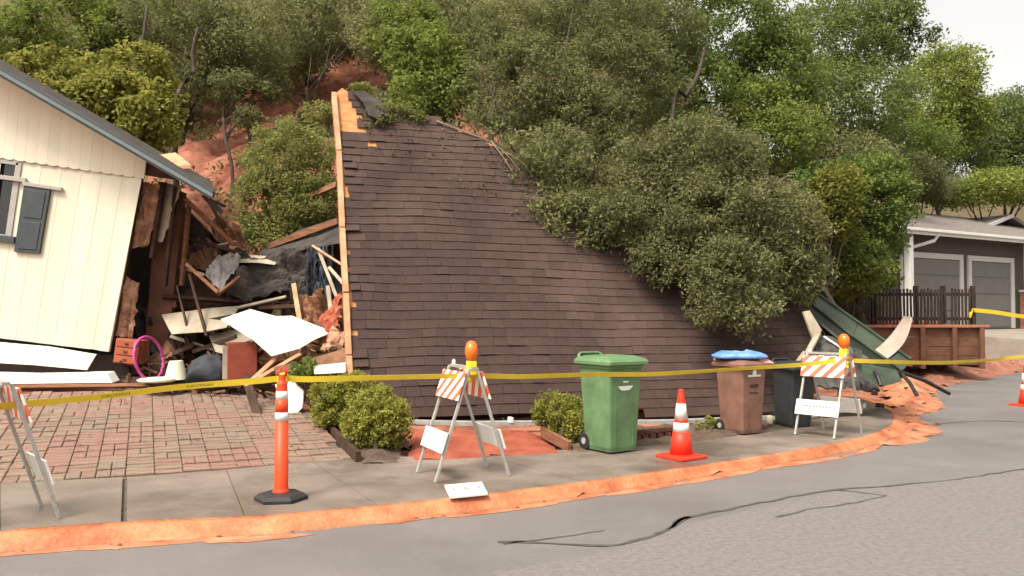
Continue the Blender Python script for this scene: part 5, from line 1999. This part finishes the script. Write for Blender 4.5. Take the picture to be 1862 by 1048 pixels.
def tree(name, label, cat, base, lobes, mtl, clumps, per, clump_r, leaf, seed, trunk_r=0.12, group=None, limbs=10, bias=0.5, lean=None, trunk=True, aspect=0.5, up=0.35):
    base = V(base)
    t = thing(name, label, cat, base, 0.0, group)
    pts, pick = crown_points(lobes, clumps, seed)
    r = np.random.default_rng(seed + 99)
    lobe_t = r.normal(0, 0.10, len(lobes))
    tc = np.array([bias + 0.20 * noise.noise((p[0] * 0.9, p[1] * 0.9, p[2] * 0.9 + seed)) for p in pts]) + lobe_t[pick] + r.normal(0, 0.11, len(pts))
    rad = clump_r * r.uniform(0.6, 1.35, len(pts))
    v, f, ti = leaf_cloud(pts, rad, per, leaf, seed + 1, tc, aspect=aspect, up=up)
    me_ = np_mesh('crown', v, f, mtl, ti)
    link('crown', me_, t)
    if trunk:
        m_ = MB()
        cen = sum((V(l[0]) for l in lobes), V((0, 0, 0))) / len(lobes)
        top = cen.lerp(base, 0.25)
        bend = V((r.normal(0, 0.2), r.normal(0, 0.2), 0)) * min(1.0, (top - base).length / 3)
        pth = [base - V((0, 0, 0.4)), base.lerp(top, 0.35) + bend, base.lerp(top, 0.7) - bend * 0.4, top]
        m_.tube(resample(pth, 0.4), list(np.linspace(trunk_r, trunk_r * 0.5, len(resample(pth, 0.4)))), 8)
        m_.build('trunk', M_bark, t, smooth=True)
        sel = r.choice(len(pts), min(limbs, len(pts)), replace=False)
        for s_ in sel:
            q = V(pts[s_])
            st = base.lerp(top, r.uniform(0.5, 0.98))
            md = st.lerp(q, 0.5) + V((r.normal(0, 0.12), r.normal(0, 0.12), r.uniform(0.0, 0.2)))
            m_ = MB()
            m_.tube([st, md, q], [trunk_r * 0.38, trunk_r * 0.24, trunk_r * 0.08], 6)
            m_.build('limb', M_bark, t, smooth=True)
    return t


def lobe(px, py, Y, rx, ry, rz=None):
    """crown lobe from picture centre, depth and picture radii"""
    k = Y / F
    return (at(px, py, Y), V((rx * k, (rz if rz else (rx + ry) * 0.5 * k), ry * k)))


def ground_at(px, Y):
    x = (px - CX) / F * Y
    return V((x, Y, tz(x, Y)))


# --- clipped bushes by the driveway and the path
for lab, lobes, base, sd, n in (
        ('clipped yellow-green bush in the bed, next to the red path', [lobe(682, 752, 9.15, 60, 52, 0.36), lobe(672, 780, 9.1, 52, 36, 0.32), lobe(706, 770, 9.1, 40, 48, 0.3)], gp(680, 822, 0.14), 11, 330),
        ('looser yellow-green bush at the driveway edge, below the torn rake board', [lobe(610, 722, 10.0, 44, 36, 0.3), lobe(640, 702, 10.1, 44, 26, 0.3), lobe(600, 750, 9.9, 32, 30, 0.25)], gp(612, 780, 0.2), 12, 260),
        ('clipped yellow-green bush between the red path and the green bin', [lobe(1018, 752, 9.9, 48, 36, 0.33), lobe(1034, 776, 9.8, 40, 34, 0.3)], gp(1020, 806, 0.14), 13, 250)):
    tree('clipped_bush', lab, 'bush', base, lobes, L_hedge, n, 50, 0.075, 0.036, sd, 0.03, 'clipped bushes in the front beds', 8, 0.68)
tree('yellow_weed', 'small yellowing weed on the soil between the orange cone and brown bin', 'weeds', gp(1288, 786, 0.15), [lobe(1286, 770, 10.6, 18, 11, 0.12)], L_yel, 26, 26, 0.05, 0.05, 15, 0.01, None, 5, 0.8)
# small weeds behind the bushes
tree('weed_tuft', 'ragged green weed tuft behind the white panel', 'weeds', gp(556, 716, 0.35), [lobe(556, 672, 10.9, 24, 22, 0.25)], L_green, 40, 40, 0.08, 0.045, 14, 0.015, None, 5, 0.55)

# --- trees leaning over the collapsed roof (nearest the viewer)
tree('fallen_tree', 'big olive grey tree fallen forward over the right half of the collapsed roof', 'tree', ground_at(1370, 15.2),
     [lobe(1270, 300, 13.6, 120, 95, 0.9), lobe(1170, 350, 13.8, 85, 85, 0.7), lobe(1310, 400, 13.0, 115, 95, 0.8), lobe(1330, 510, 12.2, 88, 80, 0.55), lobe(1420, 420, 13.2, 80, 95, 0.7), lobe(1250, 440, 13.0, 80, 60, 0.5), lobe(1370, 560, 11.95, 46, 42, 0.35), lobe(1440, 490, 13.2, 62, 62, 0.5), lobe(1110, 400, 13.0, 66, 56, 0.4), lobe(1210, 470, 12.7, 60, 44, 0.35), lobe(1290, 560, 11.9, 40, 30, 0.25)],
     L_olive, 1300, 66, 0.21, 0.066, 21, 0.12, None, 22, 0.52, aspect=0.42)
tree('leaning_tree', 'grey-green tree rising behind the middle of the collapsed roof', 'tree', ground_at(980, 17.0),
     [lobe(960, 160, 16.4, 120, 100, 1.2), lobe(1060, 250, 16.0, 110, 110, 1.1), lobe(1010, 300, 13.7, 72, 70, 0.45), lobe(962, 330, 13.2, 48, 56, 0.3), lobe(925, 275, 13.5, 40, 44, 0.3), lobe(985, 385, 12.95, 44, 40, 0.25), lobe(1040, 425, 12.75, 52, 30, 0.25), lobe(890, 215, 13.9, 40, 40, 0.35), lobe(1010, 390, 12.95, 44, 44, 0.3), lobe(1120, 150, 16.8, 110, 110, 1.2), lobe(1060, 400, 13.1, 54, 48, 0.35), lobe(920, 60, 17.2, 90, 80, 1.0), lobe(1090, 40, 17.4, 110, 80, 1.2)],
     L_grey, 1150, 66, 0.26, 0.076, 22, 0.11, None, 16, 0.52, aspect=0.42)
tree('yellow_tree', 'dark green tree with yellow sprays beside the picket fence', 'tree', ground_at(1560, 21.0),
     [lobe(1510, 350, 18.5, 62, 62, 0.9), lobe(1590, 380, 18.8, 66, 90, 1.0), lobe(1600, 320, 19.0, 50, 40, 0.8), lobe(1550, 470, 18.4, 70, 55, 0.8), lobe(1500, 440, 18.0, 50, 60, 0.7)],
     L_green, 560, 58, 0.26, 0.095, 23, 0.13, None, 16, 0.55)
tree('yellow_shrub', 'yellow leaved shrub pressed against the fallen olive tree', 'shrub', ground_at(1500, 17.0),
     [lobe(1512, 380, 17.2, 48, 62, 0.6), lobe(1530, 330, 17.4, 36, 30, 0.5)], L_yel, 130, 44, 0.22, 0.11, 24, 0.07, None, 8, 0.45)
tree('low_shrub', 'bright green low shrub over the left end of the picket fence', 'shrub', ground_at(1530, 19.6) + V((0, 0, 0.3)),
     [lobe(1530, 510, 18.8, 62, 30, 0.6), lobe(1590, 500, 19.8, 40, 26, 0.5)], L_green, 120, 44, 0.2, 0.10, 25, 0.05, None, 8, 0.6)

# --- behind the torn gap and the cream house
tree('round_bush', 'dense round green bush behind the wreckage in the gap', 'bush', ground_at(530, 15.2),
     [lobe(530, 300, 15.2, 84, 78, 0.9), lobe(490, 370, 14.9, 66, 62, 0.7), lobe(560, 370, 14.8, 62, 66, 0.7), lobe(500, 430, 14.6, 62, 36, 0.5)],
     L_bush, 520, 64, 0.2, 0.062, 31, 0.1, None, 12, 0.5)
tree('broad_leaf_tree', 'broad leaved yellow-green tree above the roof of the cream house', 'tree', ground_at(230, 17.5),
     [lobe(180, 190, 16.8, 110, 75, 1.1), lobe(250, 210, 16.6, 70, 75, 0.9), lobe(110, 150, 17.2, 90, 60, 1.0), lobe(250, 130, 17.6, 60, 50, 0.8)],
     L_yel, 520, 48, 0.25, 0.11, 32, 0.11, None, 14, 0.6, aspect=0.6)
tree('hill_tree', 'tall mixed green tree at the ridge corner beyond the cream house', 'tree', ground_at(40, 24),
     [lobe(30, 90, 22, 90, 70, 1.4), lobe(130, 50, 23, 110, 70, 1.5), lobe(-90, 110, 22, 100, 90, 1.5), lobe(240, 40, 24, 90, 70, 1.5)],
     L_lime, 560, 52, 0.36, 0.12, 33, 0.12, None, 8, 0.45)
tree('scrub_oak', 'sparse grey scrub oak with crooked dark trunk on the slope', 'tree', ground_at(322, 22.5),
     [lobe(360, 90, 22, 90, 60, 1.3), lobe(430, 110, 21.5, 80, 50, 1.2), lobe(330, 30, 21.5, 110, 60, 1.4), lobe(470, 60, 21.5, 90, 70, 1.4)],
     L_grey, 420, 46, 0.36, 0.10, 34, 0.08, None, 8, 0.62)
for px0, pts_ in ((322, [(318, 250, 19.3), (322, 195, 19.2), (328, 160, 19.2), (352, 130, 19.3), (350, 95, 19.3), (360, 50, 19.4)]),
                  (252, [(246, 150, 19.6), (252, 105, 19.6), (262, 60, 19.7), (268, 10, 19.8)]),
                  (1255, [(1222, 205, 16.0), (1246, 175, 16.2), (1272, 130, 16.5), (1286, 70, 16.8)]),
                  (893, [(893, 245, 15.6), (892, 205, 15.8), (898, 170, 16.0), (905, 110, 16.3)])):
    p0 = [at(*q) for q in pts_]
    gx_, gy_ = p0[0].x, p0[0].y
    pth = [V((gx_, gy_ + 0.2, tz(gx_, gy_ + 0.2) - 0.3))] + p0
    m_ = MB()
    rs_ = resample(pth, 0.3)
    m_.tube(rs_, list(np.linspace(0.085, 0.035, len(rs_))), 8)
    lab = {322: 'crooked dark bare trunk above the red earth scar', 252: 'thin dark bare trunk behind the broad leaved tree', 1255: 'dark slanting bare trunk above the fallen olive tree', 893: 'short dark trunk at the red earth just above the collapsed roof'}[px0]
    tk = thing('bare_trunk', lab, 'trunk', pth[0])
    m_.build('trunk', M_bark, tk, smooth=True)
tree('slope_shrub', 'dark grey shrub at the top of the red earth scar', 'shrub', ground_at(420, 19.5),
     [lobe(440, 165, 21.0, 60, 26, 0.9), lobe(365, 150, 21.4, 50, 30, 0.9)], L_grey, 120, 40, 0.26, 0.10, 35, 0.06, None, 8, 0.35)
tree('slope_shrub', 'dry brownish shrub between red scar and torn plywood corner', 'shrub', ground_at(560, 21.0),
     [lobe(505, 165, 22, 34, 22, 0.7), lobe(600, 80, 25, 70, 24, 1.0)], L_olive, 80, 36, 0.3, 0.11, 36, 0.06, None, 8, 0.55)
tree('hill_tree', 'grey-green tree high on the slope above the red scar', 'tree', ground_at(560, 27),
     [lobe(540, 50, 25, 110, 70, 1.8), lobe(640, 20, 26, 100, 70, 1.8), lobe(450, 0, 27, 90, 60, 1.8), lobe(480, 110, 24.5, 60, 40, 1.0)], L_grey, 420, 50, 0.42, 0.115, 37, 0.10, None, 6, 0.62)
tree('hill_tree', 'yellowish tree rising behind the torn plywood corner of the roof', 'tree', ground_at(790, 18.2),
     [lobe(780, 120, 17.6, 80, 72, 1.1), lobe(830, 170, 17.0, 56, 50, 0.8), lobe(740, 60, 18.4, 70, 60, 1.0), lobe(745, 170, 16.6, 40, 34, 0.6)], L_lime, 360, 40, 0.24, 0.105, 38, 0.1, None, 14, 0.5)
tree('vine_tangle', 'green vine tangle creeping over the top of the collapsed roof', 'vine', roof(0.9, 5.2, 0.02),
     [lobe(690, 218, 13.0, 24, 22, 0.15), lobe(712, 204, 13.2, 30, 14, 0.15), lobe(745, 210, 13.2, 34, 12, 0.12), lobe(672, 240, 12.9, 12, 16, 0.1)], L_bush, 95, 34, 0.1, 0.05, 39, 0.02, None, 6, 0.4)
# twigs of the fallen tree lying on the upper edge
tw_ = thing('fallen_branch', 'pale bare branch lying along the upper edge of the collapsed roof', 'branch', roof(1.7, 5.5, 0.1))
for k, pts_ in enumerate(([(790, 226), (850, 246), (893, 268), (925, 296), (950, 326)], [(890, 266), (915, 300), (930, 326)], [(915, 288), (945, 306), (965, 336)])):
    uvs = [roof_uv(*q) for q in pts_]
    pth = [roof(a, b, 0.05 + 0.03 * k) + V((0.05 * noise.noise((a * 5, b * 5, k)), 0, 0.05 * noise.noise((a * 6, b * 6, k + 3)))) for a, b in uvs]
    m_ = MB()
    rs_ = resample(pth, 0.15)
    m_.tube(rs_, list(np.linspace(0.016 - 0.003 * k, 0.006, len(rs_))), 6)
    m_.build('twig', mat('pale_bark', (0.20, 0.155, 0.10), 0.9, var=0.2), tw_, smooth=True)

# --- background woods on the right
bgt = [
    ('hill_tree', 'tall deep green tree behind the fallen olive tree', 31, [lobe(1330, 60, 24, 110, 100, 1.8), lobe(1250, 160, 22, 90, 80, 1.4), lobe(1400, 150, 24, 100, 100, 1.6)], L_green, 1330, 500, 0.42, 0.15, 0.5),
    ('hill_tree', 'bright mid green tree above the fallen olive tree crown', 30, [lobe(1420, 250, 22, 80, 60, 1.2), lobe(1370, 190, 23, 60, 50, 1.0)], L_lime, 1420, 170, 0.36, 0.14, 0.50),
    ('hill_tree', 'large dense oak on the hill beside the patch of sky', 32, [lobe(1510, 80, 30, 120, 100, 2.2), lobe(1570, 190, 28, 100, 80, 2.0), lobe(1480, 190, 28, 90, 80, 1.8), lobe(1590, 60, 31, 80, 80, 2.0)], L_dark, 1520, 560, 0.5, 0.17, 0.62),
    ('hill_tree', 'pale yellow-green poplar standing out against the white sky', 44, [lobe(1700, 170, 42, 74, 84, 2.6), lobe(1740, 130, 42, 44, 50, 1.6), lobe(1670, 230, 41, 60, 60, 2.0), lobe(1750, 220, 42, 40, 60, 2.0)], L_lime, 1700, 420, 0.62, 0.21, 0.55),
    ('hill_tree', 'dark round tree right of the pale poplar', 48, [lobe(1825, 250, 46, 60, 66, 2.6), lobe(1850, 200, 47, 50, 40, 2.0), lobe(1900, 240, 47, 60, 80, 2.4), lobe(1790, 262, 45, 40, 50, 1.6), lobe(1812, 215, 46, 40, 44, 1.8), lobe(1770, 300, 44, 50, 40, 1.8), lobe(1862, 300, 45, 60, 40, 1.8)], L_dark, 1830, 520, 0.65, 0.22, 0.55),
    ('hill_tree', 'blue-green conifer below the pale poplar', 38, [lobe(1640, 270, 36, 62, 50, 2.0), lobe(1690, 280, 37, 50, 40, 1.6), lobe(1590, 260, 35, 50, 50, 1.6)], L_green, 1650, 260, 0.5, 0.17, 0.35),
    ('garden_shrub', 'yellow-green shrub above the roof of the grey house', 35, [lobe(1790, 342, 33.5, 50, 32, 1.4), lobe(1740, 352, 33.5, 40, 26, 1.2), lobe(1850, 338, 34, 50, 34, 1.4)], L_lime, 1790, 260, 0.4, 0.15, 0.55),
    ('garden_shrub', 'dull brownish shrub between dark oak and the grey house roof', 34, [lobe(1650, 318, 32, 60, 40, 1.3), lobe(1690, 340, 32.5, 40, 30, 1.1)], L_olive, 1660, 180, 0.38, 0.14, 0.5),
    ('hill_tree', 'grey-green oak in the dip behind the yellow sprayed tree', 27, [lobe(1480, 290, 24, 70, 50, 1.3), lobe(1560, 290, 26, 60, 40, 1.3)], L_olive, 1500, 230, 0.4, 0.14, 0.42),
    ('hill_tree', 'darker grey-green oak high above the middle of the collapsed roof', 24, [lobe(1190, 60, 22, 90, 90, 1.6), lobe(1050, 40, 23, 110, 70, 1.8), lobe(830, 40, 22, 90, 60, 1.4)], L_grey, 1050, 420, 0.42, 0.14, 0.38),
    ('hill_tree', 'leafy tree filling the gap between the yellowish tree and the slope', 25, [lobe(690, 60, 24, 50, 70, 1.2), lobe(740, 20, 24, 80, 50, 1.4)], L_olive, 700, 190, 0.38, 0.13, 0.6),
    ('hill_tree', 'broad dark tree past the end of the grey house', 46, [lobe(1990, 280, 44, 80, 80, 2.6), lobe(2090, 300, 44, 80, 70, 2.6)], L_dark, 2030, 300, 0.65, 0.22, 0.5),
    ('hill_tree', 'low dark tree behind the left end of the picket fence', 23, [lobe(1480, 540, 20.5, 50, 40, 0.9), lobe(1540, 545, 21.6, 60, 34, 0.8)], L_dark, 1500, 170, 0.3, 0.12, 0.45),
]
for k, (nm, lab, Y, lobes, lm_, px, n, cr_, lf, bi) in enumerate(bgt):
    tree(nm, lab, 'tree' if 'tree' in nm else 'shrub', ground_at(px, Y), lobes, lm_, int(n * 1.15), 52, cr_, lf * 0.8, 60 + k, 0.11, 'trees on the slope' if nm == 'hill_tree' else None, 6, bi + 0.06)

tree('slope_shrub', 'pale grey-green brush above the red scar and left of the torn plywood', 'shrub', ground_at(300, 25), [lobe(300, 150, 24, 60, 50, 1.2), lobe(400, 120, 25, 70, 40, 1.3), lobe(520, 120, 26, 60, 34, 1.2)], L_bush, 300, 46, 0.34, 0.10, 84, 0.06, None, 5, 0.5)
tree('slope_shrub', 'small dry tuft in the middle of the red scar', 'shrub', ground_at(455, 20.5), [lobe(452, 215, 20.5, 26, 22, 0.4)], L_olive, 40, 40, 0.16, 0.075, 85, 0.03, None, 4, 0.5)
tree('slope_shrub', 'small green tuft on the red earth just behind the torn plywood', 'shrub', ground_at(590, 22), [lobe(580, 205, 21, 30, 22, 0.5), lobe(660, 165, 22, 20, 12, 0.4)], L_bush, 50, 40, 0.18, 0.08, 86, 0.03, None, 4, 0.5)
# overhanging leaves at the top right against the sky
tree('overhanging_branch', 'dark leafy branch hanging into the white sky patch', 'branch', at(1590, 40, 30) - V((0, 0, 0.4)),
     [lobe(1690, 62, 30, 22, 12, 0.5), lobe(1640, 40, 30, 34, 20, 0.6)], L_dark, 26, 30, 0.28, 0.16, 90, 0.05, None, 8, 0.5)

# --- undergrowth over the slope: one mass nobody could count
r = np.random.default_rng(5)
X = r.uniform(-18, 34, 44000)
Y = r.uniform(14, 52, 44000)
Z = terrain(X, Y, rough=True)
hb_ok = Z > 1.15
nz = np.array([noise.noise((x * 0.35, y * 0.35, 2.0)) for x, y in zip(X, Y)])
bare_ = np.zeros(len(X), bool)
for (cx_, cy_, rx_, ry_) in SCARS:
    bare_ |= (((X - cx_) / rx_) ** 2 + ((Y - cy_) / ry_) ** 2 + 0.5 * nz) < 1.25
keep = hb_ok & (~bare_ | (r.random(len(X)) < 0.4) & (nz > -0.05)) & (np.abs(X) < 0.7 * Y + 2)
X, Y, Z, nz = X[keep], Y[keep], Z[keep], nz[keep]
hgt = r.uniform(0.05, 0.5, len(X)) * (0.6 + nz)
cent = np.stack([X, Y, Z + np.maximum(0.03, hgt)], -1)[:20000]
v, f, ti = leaf_cloud(cent, np.full(len(cent), 0.32), 11, 0.15, 77, 0.5 + 0.4 * nz[:20000])
o = link('undergrowth', np_mesh('undergrowth', v, f, L_olive, ti))
tag(o, 'mixed low undergrowth covering the slope', kind='stuff')
# loose leaves and twigs dropped on the roof and ground
X, Y = r.uniform(-6, 9, 900), r.uniform(7, 13.5, 900)
S = sdist(X, Y)
k_ = S > 2.6
X, Y = X[k_], Y[k_]
cent = np.stack([X, Y, terrain(X, Y) + 0.07], -1)
v, f, ti = leaf_cloud(cent, np.full(len(cent), 0.12), 4, 0.035, 78, np.full(len(cent), 0.5), up=2.0)
tag(link('leaf_litter', np_mesh('leaf_litter', v, f, mat('dead_leaf', (0.10, 0.07, 0.035), 0.8, var=0.4, scale=5), ti)), 'dead leaves strewn in the beds', kind='stuff')

uu, vv = r.uniform(0.3, 6.8, 1600), r.uniform(0.1, 6.0, 1600)
ok_ = [k for k in range(1600) if inside((uu[k], vv[k]), r_out) and (vv[k] > 4.6 - 0.55 * uu[k]) and r.random() < 0.75]
cent = np.array([tuple(roof(uu[k], vv[k], 0.03)) for k in ok_])
v, f, ti = leaf_cloud(cent, np.full(len(cent), 0.05), 3, 0.045, 79, np.full(len(cent), 0.5), up=0.2)
tag(link('leaf_litter', np_mesh('roof_leaf_litter', v, f, mat('dead_leaf', (0.10, 0.07, 0.035)), ti)), 'twigs and dead leaves shed over the collapsed shingles', kind='stuff')
